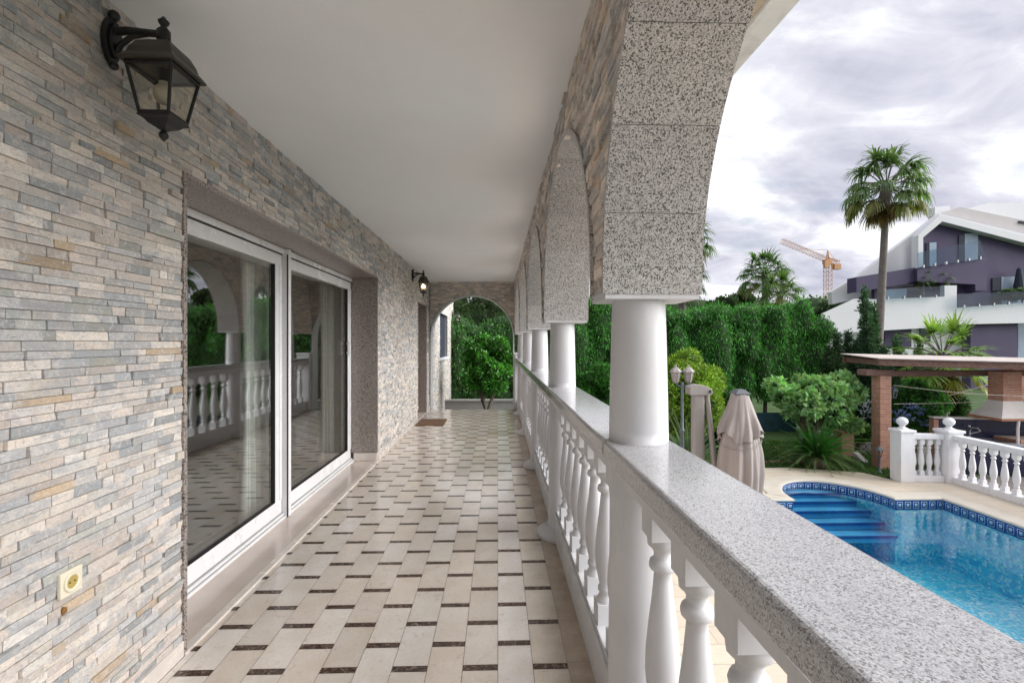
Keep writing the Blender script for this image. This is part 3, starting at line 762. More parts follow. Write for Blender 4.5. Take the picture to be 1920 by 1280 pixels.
# socket, mat, plate -------------------------------------------------------------
SC = Vector((XW+.017, 1.663, .632))
t = thing('wall_socket', 'cream power socket low on the stone wall', 'socket', SC)
s = MB(); s.box(SC.x-.006, SC.x+.007, SC.y-.042, SC.y+.042, SC.z-.042, SC.z+.042); s.build('cover_plate', M['socket'], t, .003)
s = MB(); ringp = [(.031, .0), (.033, .004), (.030, .006), (.022, .004), (.021, .0015)]
def lathe_x(prof, c, n=28):
    mb = MB(); vs = []
    for r, h in prof:
        for i in range(n):
            a = 2*PI*i/n; vs.append(c+Vector((h, r*math.cos(a), r*math.sin(a))))
    mb.add(vs, [(j*n+i, j*n+(i+1) % n, (j+1)*n+(i+1) % n, (j+1)*n+i) for j in range(len(prof)-1) for i in range(n)], True); return mb
lathe_x(ringp, SC+Vector((.007, 0, 0))).build('ring', M['socket'], t)
lathe_x([(.0215, .0012), (.0005, .0012)], SC+Vector((.007, 0, 0))).build('well', M['socketd'], t)
for dy in (-.0095, .0095):
    s = MB(); s.cyl(SC+Vector((.0075, dy, 0)), SC+Vector((.0092, dy, 0)), .003, n=8); s.build('pin_hole', M['black'], t)
s = MB(); s.sphere((XW+.014, 1.645, .545), .011, 8, 6, (.5, 1, 1.1), .2); s.build('rust_plug', M['rust'], house)
s = MB(); s.box(-1.405, -.93, 8.27, 8.92, .001, .014)
for i in range(46): s.box(-1.400, -.935, 8.275+i*.014, 8.283+i*.014, .014, .0175)
o = s.build('doormat', M['mat']); tag(o, 'brown coir doormat on the tiles before the dark doorway', 'doormat')
s = MB(); s.box(XW+.006, XW+.035, 9.93, 10.05, 1.20, 1.42); s.box(XW+.035, XW+.042, 9.945, 10.035, 1.24, 1.40)
o = s.build('letter_box', M['alugrey'], None, .003); tag(o, 'small grey metal box on the wall right of the dark doorway', 'box')
# ================================================================ THE GARDEN
# the lawn sheet has a hole for the pool basin
def ell(cx, cy, rx, ry, a0, a1, n): return [(cx+rx*math.cos(a0+(a1-a0)*i/n), cy+ry*math.sin(a0+(a1-a0)*i/n)) for i in range(n+1)]
PX0, PX1, PYN, PYF = 4.25, 7.77, -2.2, 8.24
pool = [(PX0, PYN), (PX1, PYN), (PX1, PYF), (6.93, PYF)]+ell(6.02, PYF, .91, 1.13, 0.0, PI, 26)[1:-1]+[(5.11, PYF), (PX0, PYF)]
def sheet(outer, holes, z):
    lst = [[Vector((x, y, 0)) for x, y in outer]]+[[Vector((x, y, 0)) for x, y in h] for h in holes]
    tri = tessellate_polygon(lst); allv = [v for l in lst for v in l]
    fs = []
    for t in tri:
        a_, b_, c_ = (allv[k] for k in t); fs.append(tuple(t) if (b_-a_).cross(c_-a_).z > 0 else tuple(t)[::-1])
    mb = MB(); mb.up = True; mb.add([(v.x, v.y, z) for v in allv], fs); return mb
def offset(poly, d):
    out = []; n = len(poly)
    for i in range(n):
        p0, p1, p2 = Vector(poly[i-1]), Vector(poly[i]), Vector(poly[(i+1) % n])
        a = (p1-p0).normalized(); c = (p2-p1).normalized()
        na, nc = Vector((a.y, -a.x)), Vector((c.y, -c.x)); m_ = (na+nc); k = 1/max(.35, (1+na.dot(nc)))
        q = p1+m_*d*k; out.append((q.x, q.y))
    return out
lawn = sheet([(-220, -220), (260, -220), (260, 300), (-220, 300)], [offset(pool, .12)], GZ-.03).build('lawn', M['grass']); lawn['kind'] = 'structure'
edge = [G(px, py).xy for px, py in ((1676, 899.6), (1614, 885), (1548, 880.6), (1475, 876), (1428, 877), (1340, 880))]
deckp = [(.62, -5), (9.05, -5), (9.05, 9.28), (8.1, 9.42)]+[tuple(e) for e in edge]+[(3.2, 10.6), (.62, 10.6)]
dk = sheet(deckp, [offset(pool, .29)], GZ).build('pool_deck', M['deck']); dk['kind'] = 'structure'
# thickness of deck edge
# kerb of pale coping stones round the pool
mb = MB(); n = len(pool); o1 = offset(pool, .295); o0 = offset(pool, -.02)
rings = [[(x, y, GZ-.02) for x, y in o1], [(x, y, GZ+.012) for x, y in o1], [(x, y, GZ+.014) for x, y in offset(pool, .03)], [(x, y, GZ+.006) for x, y in o0],
         [(x, y, GZ-.012) for x, y in offset(pool, -.028)], [(x, y, GZ-.03) for x, y in o0], [(x, y, GZ-.034) for x, y in offset(pool, .01)]]
vs = [v for r_ in rings for v in r_]
mb.add(vs, [(k*n+i, k*n+(i+1) % n, (k+1)*n+(i+1) % n, (k+1)*n+i) for k in range(len(rings)-1) for i in range(n)])
M['kerb'] = paint('pale_pool_coping', (.60, .55, .47), .5, .07, 5, .2, 40)
pk = mb.build('pool_kerb', M['kerb']); pk['kind'] = 'structure'
# frieze band with uv by arc length
me = bpy.data.meshes.new('waterline_frieze'); vs = []; uvs = []; s = 0
pp = pool+[pool[0]]; acc = [0]
for i in range(n): acc.append(acc[-1]+(Vector(pp[i+1])-Vector(pp[i])).length)
HB = .165
for i in range(n+1): vs += [(*pp[i], GZ-.036), (*pp[i], GZ-.036-HB)]
fs = [(2*i, 2*i+2, 2*i+3, 2*i+1) for i in range(n)]
me.from_pydata(vs, [], fs); ul = me.uv_layers.new(name='UVMap')
for i, p in enumerate(me.polygons):
    for li, q in zip(p.loop_indices, fs[i]):
        kx = q//2; ul.data[li].uv = (acc[kx]/.145, 0.0 if q % 2 else 1.0)
link('waterline_frieze', me, M['frieze'])['kind'] = 'structure'
mb = MB(); zt, zb_ = GZ-.036-HB, -2.45
vs = [(x, y, zt) for x, y in pool]+[(x, y, zb_) for x, y in pool]
mb.add(vs, [(i, (i+1) % n, n+(i+1) % n, n+i) for i in range(n)])
mb.add([(x, y, zb_) for x, y in pool], [tuple(t) for t in tessellate_polygon([[Vector((x, y, 0)) for x, y in pool]])])
mb.build('pool_basin', M['mosaic'])['kind'] = 'structure'
st = MB(); no = MB()
for yb_, z_ in ((9.12, -1.47), (8.92, -1.57), (8.70, -1.67), (8.46, -1.80), (8.20, -1.93)):
    a_ = math.asin(max(-1, min(1, (yb_-PYF)/1.13))) if yb_ > PYF else 0
    arc_ = ell(6.02, PYF, .905, 1.125, a_, PI-a_, 22)
    if yb_ < PYF: arc_ = [(6.92, yb_)]+arc_+[(5.12, yb_)]
    st.prism([(x, y, z_-.001) for x, y in arc_], (0, 0, -.12))
    x0, x1 = min(x for x, y in (arc_[0], arc_[-1])), max(x for x, y in (arc_[0], arc_[-1]))
    no.box(x0, x1, yb_-.018, yb_-.002, z_-.045, z_+.004)
st.build('pool_steps', M['poolstep'])['kind'] = 'structure'; no.build('pool_step_edges', M['poolnose'])['kind'] = 'structure'
sheet(offset(pool, -.001), [], GZ-.115).build('pool_water', M['water'])['kind'] = 'structure'
# patio beyond the white balustrade
M['paving'] = paint('grey_paving', (.20, .18, .17), .8, .2, 3, .3, 20)
sheet([(9.1, -4), (17, -4), (17, 12.4), (9.1, 12.4)], [], GZ-.02).build('patio', M['paving'])['kind'] = 'structure'

# white balustrades -------------------------------------------------------------
bal2 = baluster_mesh(.12, .70, .043, 12, 1.05); bal2.materials.append(M['poolwhite'])
def rail_run(lab, p0, p1, nb, group, z=GZ, zend=None, m=None, cat='balustrade'):
    m = m or M['poolwhite']
    p0, p1 = Vector((*p0, z)), Vector((*p1, z if zend is None else zend)); d = p1-p0; L = d.xy.length; ang = math.atan2(d.y, d.x); sl = d.z/L
    t = thing('garden_balustrade', lab, cat, p0, group)
    Mx = Matrix.Translation(p0) @ Matrix.Rotation(ang, 4, 'Z')
    Sh = Matrix.Identity(4); Sh[2][0] = sl; Mx = Mx @ Sh
    c = MB(); c.box(0, L, -.09, .09, .84, .925, Mx); c.box(0, L, -.065, .065, .82, .84, Mx); c.build('top_rail', m, t, .006)
    c = MB(); c.box(0, L, -.09, .09, .0, .12, Mx); c.build('plinth', m, t, .005)
    me = bal2 if m == M['poolwhite'] else bal2g
    put_balusters(t, me, [Mx @ Vector((L*(j+.5)/nb, 0, 0)) for j in range(nb)], ang)
    return t
def ball_post(lab, x, y, w=.135, h=1.03):
    t = thing('balustrade_post', lab, 'post', (x, y, GZ), 'ball topped posts of the pool balustrade')
    c = MB(); c.box(x-w, x+w, y-w, y+w, GZ, GZ+h-.07); c.build('shaft', M['poolwhite'], t, .006)
    c = MB(); c.box(x-w-.025, x+w+.025, y-w-.025, y+w+.025, GZ+h-.07, GZ+h-.015); c.build('cap', M['poolwhite'], t, .012, 3)
    c = MB(); c.lathe([(.10, 0), (.09, .02), (.05, .04), (.042, .06), (.055, .075)], (x, y, GZ+h-.016), 20); c.build('finial_foot', M['poolwhite'], t)
    c = MB(); c.sphere((x, y, GZ+h+.135), .098, 20, 14, (1, 1, .86)); c.build('ball', M['poolwhite'], t)
ball_post('white ball topped post at the left end of the pool balustrade', 7.96, 9.30)
ball_post('white ball topped post at the corner of the pool balustrade', 8.83, 9.22, .15)
rail_run('short white balustrade between the two ball topped posts', (8.09, 9.29), (8.68, 9.23), 4, 'pool balustrades')
rail_run('long white balustrade running beside the pool', (8.86, 9.07), (8.86, .2), 46, 'pool balustrades')
bal2g = bal2.copy(); M['oldwhite'] = paint('weathered_white', (.42, .40, .39), .75, .1, 6, .3, 30, dirt=.5); bal2g.materials.clear(); bal2g.materials.append(M['oldwhite'])
a = W(1498, 800, 13.2); c = W(1578, 822, 11.9)
rail_run('weathered pale balustrade behind the fig tree trunk', a.xy, c.xy, 9, 'old garden balustrades', z=a.z-.92, m=M['oldwhite'])
a = W(1603, 846, 11.3); c = W(1645, 884, 10.9)
rail_run('sloping weathered handrail going down left of the tall brick pillar', a.xy, c.xy, 4, 'old garden balustrades', z=a.z-.92, zend=c.z-.92, m=M['oldwhite'])
# lattice panel
t = thing('lattice_panel', 'white lattice block panel behind the sloping handrail', 'lattice', W(1620, 860, 12))
mb = MB(); o_ = W(1604, 858, 12)
for i in range(4):
    for j in range(3):
        cc = o_+Vector((.07+.13*i, 0, .07+.13*j-.05))
        for k in range(4):
            a_ = PI/4+k*PI/2; mb.tube([cc, cc+Vector((math.cos(a_)*.09, 0, math.sin(a_)*.09))], .012, 5)
        mb.tube([cc+Vector((.045*math.cos(a), 0, .045*math.sin(a))) for a in np.linspace(0, 2*PI, 9)], .011, 5)
mb.build('tracery', M['oldwhite'], t)
mb = MB(); mb.box(o_.x-.02, o_.x+.56, o_.y-.02, o_.y+.02, o_.z-.08, o_.z-.05); mb.box(o_.x-.02, o_.x+.56, o_.y-.02, o_.y+.02, o_.z+.36, o_.z+.39); mb.build('frame', M['oldwhite'], t)

# brick pillars and pergola --------------------------------------------------------
def pillar(lab, p, w, h, cap=None, grp=None):
    t = thing('brick_pillar', lab, 'pillar', p, grp)
    c = MB(); c.box(p.x-w/2, p.x+w/2, p.y, p.y+w, p.z-.05, p.z+h); c.build('brickwork', M['brick'], t, .006)
    if cap: c = MB(); c.box(p.x-w/2-.03, p.x+w/2+.03, p.y-.03, p.y+w+.03, p.z+h, p.z+h+cap); c.build('cap', M['copper'], t, .006)
    return t
bp = W(1661, 877, 10.47); bp.z = GZ
pillar('tall red brick pillar carrying the left end of the pergola', bp, .25, 1.99, None, 'brick pillars')
sp_ = W(1590, 866, 11.5); sp_.z = GZ-.05
pillar('low red brick pillar beside the cycad', sp_, .30, .58, .06, 'brick pillars')
bq = W(1914, 800, 11.9); bq.z = GZ
pillar('red brick pillar behind the barbecue hood', bq, .32, 2.05, None, 'brick pillars')
pg = thing('pergola', 'weathered timber pergola roof on brick pillars over the outdoor kitchen', 'pergola', bp)
L0, L1 = W(1648, 673, 10.35), W(1960, 681, 9.6)
dv = (L1-L0); ex = dv.normalized(); back = Vector((-ex.y, ex.x, 0)).normalized()
e2 = L0+dv*1.9
c = MB(); c.prism([L0, e2, e2-Vector((0, 0, .14)), L0-Vector((0, 0, .14))], back*.09); c.build('front_beam', M['wood'], pg, .008)
c = MB(); q0 = L0+back*1.9; q1 = e2+back*1.9; c.prism([q0, q1, q1-Vector((0, 0, .16)), q0-Vector((0, 0, .16))], back*.09); c.build('back_beam', M['wood'], pg, .008)
for i in range(9):
    s_ = L0+dv*(.0+i*.235)+ex*.05; c = MB(); z_ = Vector((0, 0, .02))
    a_ = s_+back*.1-z_; c.prism([a_, a_+ex*.09, a_+ex*.09-Vector((0, 0, .12)), a_-Vector((0, 0, .12))], back*1.79); c.build('rafter', M['wood'], pg, .006)
s_ = W(1622, 686, 10.7); c = MB(); c.box(bp.x-.42, bp.x+.22, bp.y+.02, bp.y+.30, GZ+1.99, GZ+2.12); c.build('beam_end', M['wood'], pg, .02)
c = MB(); c.box(bp.x+.18, bp.x+3.5, bp.y+.06, bp.y+.26, GZ+1.975, GZ+2.10, None); c.build('lower_beam', M['wood'], pg, .01)
M['board'] = paint('pale_roof_boards', (.50, .44, .41), .7, .15, 2.5, .3, 20)
c = MB(); a_ = L0-ex*.02-back*.04+Vector((0, 0, .004)); e3 = e2+ex*.02-back*.04+Vector((0, 0, .004))
c.prism([a_, e3, e3+back*2.1+Vector((0, 0, .05)), a_+back*2.1+Vector((0, 0, .05))], (0, 0, .018)); c.build('roof_boards', M['board'], pg)
for i, (a_, b_) in enumerate((((1676, 722, 10.5), (1965, 744, 9.0)), ((1676, 757, 10.6), (1965, 742, 11.6)), ((1690, 760, 11.9), (1880, 712, 12.0)))):
    A, B = W(*a_), W(*b_); mb = MB(); mb.tube([A.lerp(B, q/8)-Vector((0, 0, .05*math.sin(q/8*PI))) for q in range(9)], .006, 5)
    o = mb.build('wire', M['rope']); tag(o, ['pale washing wire stretched from the tall brick pillar to the right', 'pale wire crossing behind the first one under the pergola', 'thin pale wire rising toward the barbecue chimney'][i], 'wire', 'wires under the pergola')

def small_lantern(t, c, s=1.0, hood='lampgrey', body='lampblue', glass='lampglass'):
    """six sided garden lantern head with base at c; parts hung under t"""
    m_ = MB(); m_.lathe([(.03*s, 0), (.045*s, .012*s), (.05*s, .02*s)], c, 8, False); m_.lathe([(.085*s, .175*s), (.10*s, .18*s), (.06*s, .225*s), (.03*s, .25*s), (.012*s, .26*s), (.018*s, .275*s), (.004*s, .30*s)], c, 6, False); m_.build('hood', M[hood], t)
    g = MB(); g.lathe([(.043*s, .021*s), (.074*s, .174*s)], c, 6, False); g.build('pane', M[glass], t)
    f_ = MB()
    for j in range(6):
        a = 2*PI*j/6+PI/4; f_.cyl(c+Vector((.046*s*math.cos(a), .046*s*math.sin(a), .02*s)), c+Vector((.078*s*math.cos(a), .078*s*math.sin(a), .178*s)), .006*s, n=5)
    f_.build('cage', M[body], t)
# twin headed lamp post
tp = W(1279, 900, 9.0); tp.z = GZ
t = thing('lamp_post', 'slate blue garden lamp post with two lantern heads beside the parasol mast', 'lamp post', tp)
m_ = MB(); m_.lathe([(.09, 0), (.09, .03), (.05, .06), (.04, .35), (.045, .37), (.034, .40), (.030, 1.05), (.042, 1.06), (.042, 1.10), (.027, 1.12), (.025, 1.92), (.035, 1.94), (.02, 1.98)], tp, 14)
m_.tube([tp+Vector((-.12, 0, 1.96)), tp+Vector((-.06, 0, 1.90)), tp+Vector((0, 0, 1.93)), tp+Vector((.06, 0, 1.90)), tp+Vector((.12, 0, 1.96))], .012, 6)
m_.build('pole', M['lampblue'], t)
for dx in (-.12, .12): small_lantern(t, tp+Vector((dx, 0, 1.965)), 1.15, 'lampgrey', 'lampgrey', 'lampgrey')
gl_ = W(1649, 877, 10.1); gl_.z = GZ
t = thing('garden_lamp', 'small dark path lamp standing before the tall brick pillar', 'lamp', gl_)
m_ = MB(); m_.lathe([(.05, 0), (.05, .02), (.018, .04), (.016, .30), (.03, .32), (.03, .33)], gl_, 10); m_.build('pole', M['lampblue'], t); small_lantern(t, gl_+Vector((0, 0, .33)), .82, 'lampblue')
wl = W(1673, 733, 10.47)
t = thing('pillar_lantern', 'dark lantern fixed on the side of the tall brick pillar', 'lantern', wl)
m_ = MB(); m_.box(wl.x-.01, wl.x+.01, wl.y+.05, wl.y+.13, wl.z-.06, wl.z+.08); m_.tube([wl+Vector((.0, .09, .05)), wl+Vector((.06, .09, .09)), wl+Vector((.11, .09, .03))], .012, 6); m_.build('bracket', M['lampblue'], t)
small_lantern(t, wl+Vector((.11, .09, -.17)), .95, 'lampblue')

# outdoor kitchen ------------------------------------------------------------------
kt = thing('outdoor_kitchen', 'dark tiled outdoor kitchen counter with barbecue under the pergola', 'kitchen', W(1830, 880, 10.3))
A, B = W(1750, 784, 10.7), W(1990, 784, 10.3); zt = A.z
kx = Vector((B.x-A.x, B.y-A.y, 0)).normalized(); ky = Vector((-kx.y, kx.x, 0))
KM = Matrix(((kx.x, ky.x, 0, A.x), (kx.y, ky.y, 0, A.y), (0, 0, 1, GZ), (0, 0, 0, 1)))
c = MB(); c.box(.09, 3.2, 0, .12, -.02, zt-GZ, KM); c.build('back_wall', M['kitchen'], kt)
c = MB(); c.box(.0, .09, -.02, .14, -.02, zt-GZ-.02, KM); c.build('brick_end', M['brick'], kt)
c = MB(); c.box(.0, 3.2, -.02, .16, zt-GZ+.002, zt-GZ+.03, KM); c.build('ledge', M['hood'], kt)
c = MB(); c.box(.12, 3.2, -.72, -.002, .60, .64, KM); c.build('worktop', M['counter'], kt, .006)
c = MB(); c.box(.16, 3.2, -.66, -.004, -.02, .599, KM); c.build('cabinet', M['kitchen'], kt)
c = MB(); c.box(.7, 1.25, -.58, -.15, .6405, .645, KM); c.build('sink', M['steel'], kt)
c = MB(); c.tube([KM @ Vector(p) for p in ((.62, -.12, .64), (.62, -.12, .80), (.64, -.16, .88), (.70, -.24, .88), (.72, -.28, .82))], .014, 7); c.sphere(KM @ Vector((.62, -.10, .90)), .03, 10, 8); c.tube([KM @ Vector(p) for p in ((.58, -.12, .66), (.62, -.18, .76), (.74, -.2, .80))], .01, 6); c.build('tap', M['steel'], kt)
hx = W(1893, 770, 10.2); hz = hx.z
ht = thing('barbecue_hood', 'flared white barbecue hood with brick chimney and terracotta rim', 'hood', hx)
c = MB(); cen = Vector((hx.x, hx.y+.1, 0))
def rect_ring(w, dd, z): return [(cen.x-w, cen.y-dd, z), (cen.x+w, cen.y-dd, z), (cen.x+w, cen.y+dd, z), (cen.x-w, cen.y+dd, z)]
zz = [W(1893, q, 10.2).z for q in (751, 757, 765, 774, 781)]; ww = [.215, .235, .275, .36, .44]
vs = [v for w, z in zip(ww, zz) for v in rect_ring(w, w*.8, z)]
c.add(vs, [(k*4+i, k*4+(i+1) % 4, k*4+4+(i+1) % 4, k*4+4+i) for k in range(4) for i in range(4)], False); c.build('hood', M['hood'], ht)
c = MB(); c.box(cen.x-.46, cen.x+.46, cen.y-.37, cen.y+.37, zz[-1]-.05, zz[-1]); c.build('rim', M['copper'], ht, .006)
c = MB(); c.box(cen.x-.2, cen.x+.2, cen.y-.16, cen.y+.16, zz[0]-.01, GZ+2.1); c.build('chimney', M['brick'], ht)
c = MB(); c.tube([Vector((cen.x-.08, cen.y-.35, zz[-1]-.05)), Vector((cen.x-.1, cen.y-.35, zz[-1]-.2)), Vector((cen.x-.1, cen.y-.35, GZ+.6))], .025, 8); c.build('support', M['hood'], ht)
c = MB(); c.box(cen.x-.02, cen.x+.9, cen.y-.34, cen.y+.3, GZ+.645, GZ+.70); o = c.build('grill_hearth', M['brick'], kt)

# cantilever parasol ----------------------------------------------------------------
mp = W(1308, 940, 8.3); mp.z = GZ
pt = thing('cantilever_parasol', 'closed taupe cantilever parasol with thick mast standing on the pool deck', 'parasol', mp)
top = W(1308, 738, 8.3)
c = MB(); c.lathe([(.13, 0), (.13, .03), (.105, .05)], mp, 20); c.build('base', M['mast'], pt)
c = MB(); n_ = 20
c.add([(top.x+(.105-.0*k)*abs(math.cos(a))**.6*math.copysign(1, math.cos(a)), top.y+.085*abs(math.sin(a))**.6*math.copysign(1, math.sin(a)), z) for k, z in enumerate((GZ+.05, top.z)) for a in np.linspace(0, 2*PI, n_+1)[:-1]],
      [(i, (i+1) % n_, n_+(i+1) % n_, n_+i) for i in range(n_)], True); c.build('mast', M['mast'], pt)
c = MB(); prof = [(-.17, 0), (-.18, .06), (-.17, .13), (-.10, .165), (.0, .175), (.11, .15), (.20, .10), (.225, .04), (.20, .0)]
c.prism([top+Vector((x, -.11, z-.01)) for x, z in prof], (0, .22, 0)); c.build('cap', M['mast'], pt, .012, 3)
c = MB(); c.cyl(top+Vector((.165, -.125, .05)), top+Vector((.165, .125, .05)), .022, n=12); c.build('pivot', M['black'], pt)
sb_ = W(1343, 925, 8.2)
c = MB(); c.tube([top+Vector((.155, 0, .02)), top.lerp(sb_, .5)+Vector((.09, 0, 0)), Vector((sb_.x+.02, sb_.y, sb_.z))], .042, 10, .052); c.build('strut', M['mast'], pt)
cc = W(1387, 800, 8.0)
def canopy(zs_, rs_, amp, ph, hem, name):
    n_ = 200; vs = []; K = len(zs_)
    zf = np.interp(np.linspace(0, 1, 26), np.linspace(0, 1, K), zs_); rf = np.interp(np.linspace(0, 1, 26), np.linspace(0, 1, K), rs_); K = 26
    for k, (z, r) in enumerate(zip(zf, rf)):
        q = k/(K-1)
        for i in range(n_):
            a = 2*PI*i/n_
            w_ = 1-abs(math.sin(4*a+ph+.5*math.sin(3*q+ph)))**.6*2*.5
            rr = r*(1-amp*q*w_+amp*.45*q*math.sin(13*a+ph*3+2.5*q)+.03*q*math.sin(23*a+6*q+ph)+.02*math.sin(5*a+9*q))
            zz_ = z+hem*max(0, q-.45)/.55*(math.cos(3*a+ph)+.45*math.sin(7*a+1))
            vs.append((cc.x+rr*math.cos(a), cc.y+rr*math.sin(a)*.9, zz_))
    mb = MB(); mb.add(vs, [(k*n_+i, k*n_+(i+1) % n_, (k+1)*n_+(i+1) % n_, (k+1)*n_+i) for k in range(K-1) for i in range(n_)], True)
    o = mb.build(name, M['parasol'], pt); s = o.modifiers.new('thick', 'SOLIDIFY'); s.thickness = .005; return o
zt = W(1387, 737, 8).z
canopy([zt, zt-.3, zt-.62, zt-.95, zt-1.3, zt-1.65, zt-1.88], [.11, .18, .265, .335, .36, .33, .27], .24, .4, .03, 'lower_canopy')
canopy([zt+.002, zt-.12, zt-.28, zt-.45, zt-.60, zt-.70], [.13, .17, .225, .29, .34, .36], .19, 2.3, .085, 'upper_canopy')
c = MB(); c.lathe([(.165, -.03), (.175, -.01), (.165, .0), (.10, .045), (.09, .055), (.02, .06)], (cc.x, cc.y, zt+.01), 4, False); c.build('top_cap', M['darkcap'], pt, .006)
c = MB(); c.tube([(cc.x+.33*math.cos(a), cc.y+.30*math.sin(a), zt-.78-.10*math.cos(a+2.2)) for a in np.linspace(0, 2*PI, 40)], .006, 5); c.build('tie_cord', M['mast'], pt)

# low wall, screen, rocks -------------------------------------------------------------
c = MB(); c.box(-4, 2.2, 13.2, 13.4, GZ-.1, -.20); c.box(-4, 2.2, 13.17, 13.43, -.20, -.155); o = c.build('low_wall', M['concrete']); tag(o, 'low grey wall behind the citrus tree beyond the end arch', 'wall')
a = W(1425, 860, 13.6); c2 = W(1500, 860, 14.2)
c = MB(); c.box(W(1100, 860, 14.9).x, c2.x+.3, 14.6, 14.66, GZ-.1, -.75)
o = c.build('screen_fence', M['teal']); tag(o, 'dark teal screen fence under the tall hedge', 'fence')
def rock(lab, px, py, d, r, sc):
    p = W(px, py, d); mb = MB(); mb.sphere(p, r, 14, 10, sc, .13); o = mb.build('rock', M['rock']); tag(o, lab, 'rock', 'rocks edging the planting bed')
rock('largest tan boulder between the parasol and the cycad', 1454, 848, 12.6, .17, (1.15, .8, .85))
labs = ['tan edging stone nearest the parasol', 'tan edging stone second from the parasol', 'tan edging stone third from the parasol', 'tan edging stone fourth from the parasol', 'tan edging stone nearest the cycad', 'pale edging stone under the boulder']
for i, px in enumerate((1434, 1446, 1458, 1469, 1480, 1466)):
    rock(labs[i], px, 868-(8 if i == 5 else 0), 11.1 if i < 5 else 11.6, .07+.012*(i % 3), (1.1, .9, .8))

# neighbouring house --------------------------------------------------------------------
nh = thing('neighbour_house', 'big white and purple modern house with gabled roof and glass balconies', 'house', W(1750, 790, 29))
def slab(name, poly, d, th, mat, par=None):
    pts = [W(x, y, d) for x, y in poly]; mb = MB(); mb.prism(pts, Vector((ST, CT, 0))*th); return mb.build(name, M[mat], par or nh)
slab('gable_wall', [(1763, 400), (1990, 456), (1990, 800), (1690, 800), (1690, 560), (1606, 560), (1561, 570), (1559, 547), (1614, 513), (1723, 431)], 29.6, .4, 'housewhite')
slab('purple_gable', [(1731, 444), (1766, 414), (1990, 470), (1990, 600), (1731, 600)], 29.1, .45, 'purple')
f_ = slab('roof_fascia', [(1722, 441), (1763, 402), (1990, 459), (1990, 473), (1767, 415), (1731, 445), (1731, 500), (1722, 502)], 28.6, .49, 'housewhite')
slab('roof', [(1766, 400), (1800, 388), (1990, 428), (1990, 456)], 30.02, 1.0, 'roofgrey')
slab('rear_gable', [(1786, 398), (1857, 380), (1990, 382), (1990, 450)], 33.0, .6, 'housewhite')
slab('house_body', [(1862, 442), (1990, 472), (1990, 800), (1862, 800)], 30.01, 6.5, 'housewhite')
c = slab('chimney', [(1753, 388), (1781, 386), (1781, 412), (1753, 412)], 30.6, .5, 'housewhite')
slab('roof_window', [(1911, 414), (1945, 419), (1945, 424), (1911, 418)], 29.95, .06, 'darkglass')
def window(poly, d, th, frame=.0, mat='paleglass', rev='darkglass'):
    f = slab('window_reveal', poly, d, th, rev); x0 = min(p[0] for p in poly); x1 = max(p[0] for p in poly); y0 = min(p[1] for p in poly); y1 = max(p[1] for p in poly)
    w = (x1-x0); slab('window_pane', [(x0+w*.3, y0+2), (x1-1, y0+1), (x1-1, y1-1), (x0+w*.3, y1-1)], d-.02, .015, mat, f)
window([(1737, 455), (1757, 453), (1757, 500), (1737, 500)], 29.05, .04)
window([(1798, 441), (1835, 436), (1835, 500), (1798, 500)], 29.05, .04)
window([(1861, 521), (1917, 517), (1917, 575), (1861, 575)], 29.04, .04)
slab('window_reveal', [(1794, 525), (1815, 524), (1815, 575), (1794, 575)], 29.04, .04, 'darkglass')
slab('balcony_block', [(1720, 503), (1850, 483.5), (1850, 545), (1829, 545), (1829, 533), (1720, 527)], 28.1, .97, 'purple')
slab('balcony_block', [(1606, 519.5), (1716, 501.5), (1716, 528), (1606, 548)], 28.3, .8, 'purple')
slab('recess_wall', [(1640, 540), (1829, 528), (1829, 590), (1640, 590)], 28.8, .28, 'purple')
slab('window_reveal', [(1660, 543), (1700, 541), (1700, 562), (1660, 562)], 28.74, .05, 'paleglass')
slab('white_parapet', [(1545, 588), (1606, 560), (1650, 561), (1771, 556), (1771, 535), (1794, 535), (1794, 577), (1990, 562), (1990, 604), (1797, 608), (1780, 612), (1545, 626)], 27.9, .3, 'housewhite')
slab('ground_floor', [(1545, 626), (1780, 612), (1990, 605), (1990, 820), (1545, 820)], 28.9, .6, 'housewhite')
slab('purple_panel', [(1659, 614), (1709, 612), (1709, 650), (1659, 652)], 28.8, .09, 'purple')
slab('purple_block', [(1820, 607), (1907, 605), (1907, 764), (1820, 758)], 28.3, .55, 'purple')
slab('window_reveal', [(1796, 610), (1819, 609), (1819, 645), (1796, 645)], 28.8, .09, 'darkglass')
slab('window_reveal', [(1726, 612), (1745, 611), (1745, 640), (1726, 640)], 28.8, .09, 'darkglass')
slab('window_reveal', [(1546, 619), (1568, 617), (1568, 632), (1546, 634)], 27.86, .03, 'darkglass')
slab('window_reveal', [(1909, 606), (1990, 606), (1990, 680), (1909, 680)], 28.8, .09, 'paleglass')
slab('base_wall', [(1640, 758), (1990, 764), (1990, 830), (1640, 830)], 27.4, .4, 'housewhite')
def glass_rail(poly, d, nn):
    g = slab('glass_rail', poly, d, .03, 'clear')
    (xa, ya), (xb, yb), (xc, yc), (xd, yd) = poly
    for i in range(nn):
        q = (i+.5)/nn; x = xd+(xc-xd)*q; y = yd+(yc-yd)*q; slab('clamp', [(x-1.2, y-4), (x+1.2, y-4), (x+1.2, y+1), (x-1.2, y+1)], d-.03, .1, 'steel', g)
glass_rail([(1720, 474), (1838, 450), (1850, 483), (1722, 502)], 27.95, 6)
glass_rail([(1651, 541), (1771, 536), (1771, 556), (1651, 561)], 27.6, 4)
glass_rail([(1795, 551), (1990, 543), (1990, 562), (1795, 577)], 27.6, 7)
nb_ = W(1911, 560, 28.7)
t = thing('balcony_parasol', 'closed navy parasol standing on the neighbour balcony', 'parasol', nb_)
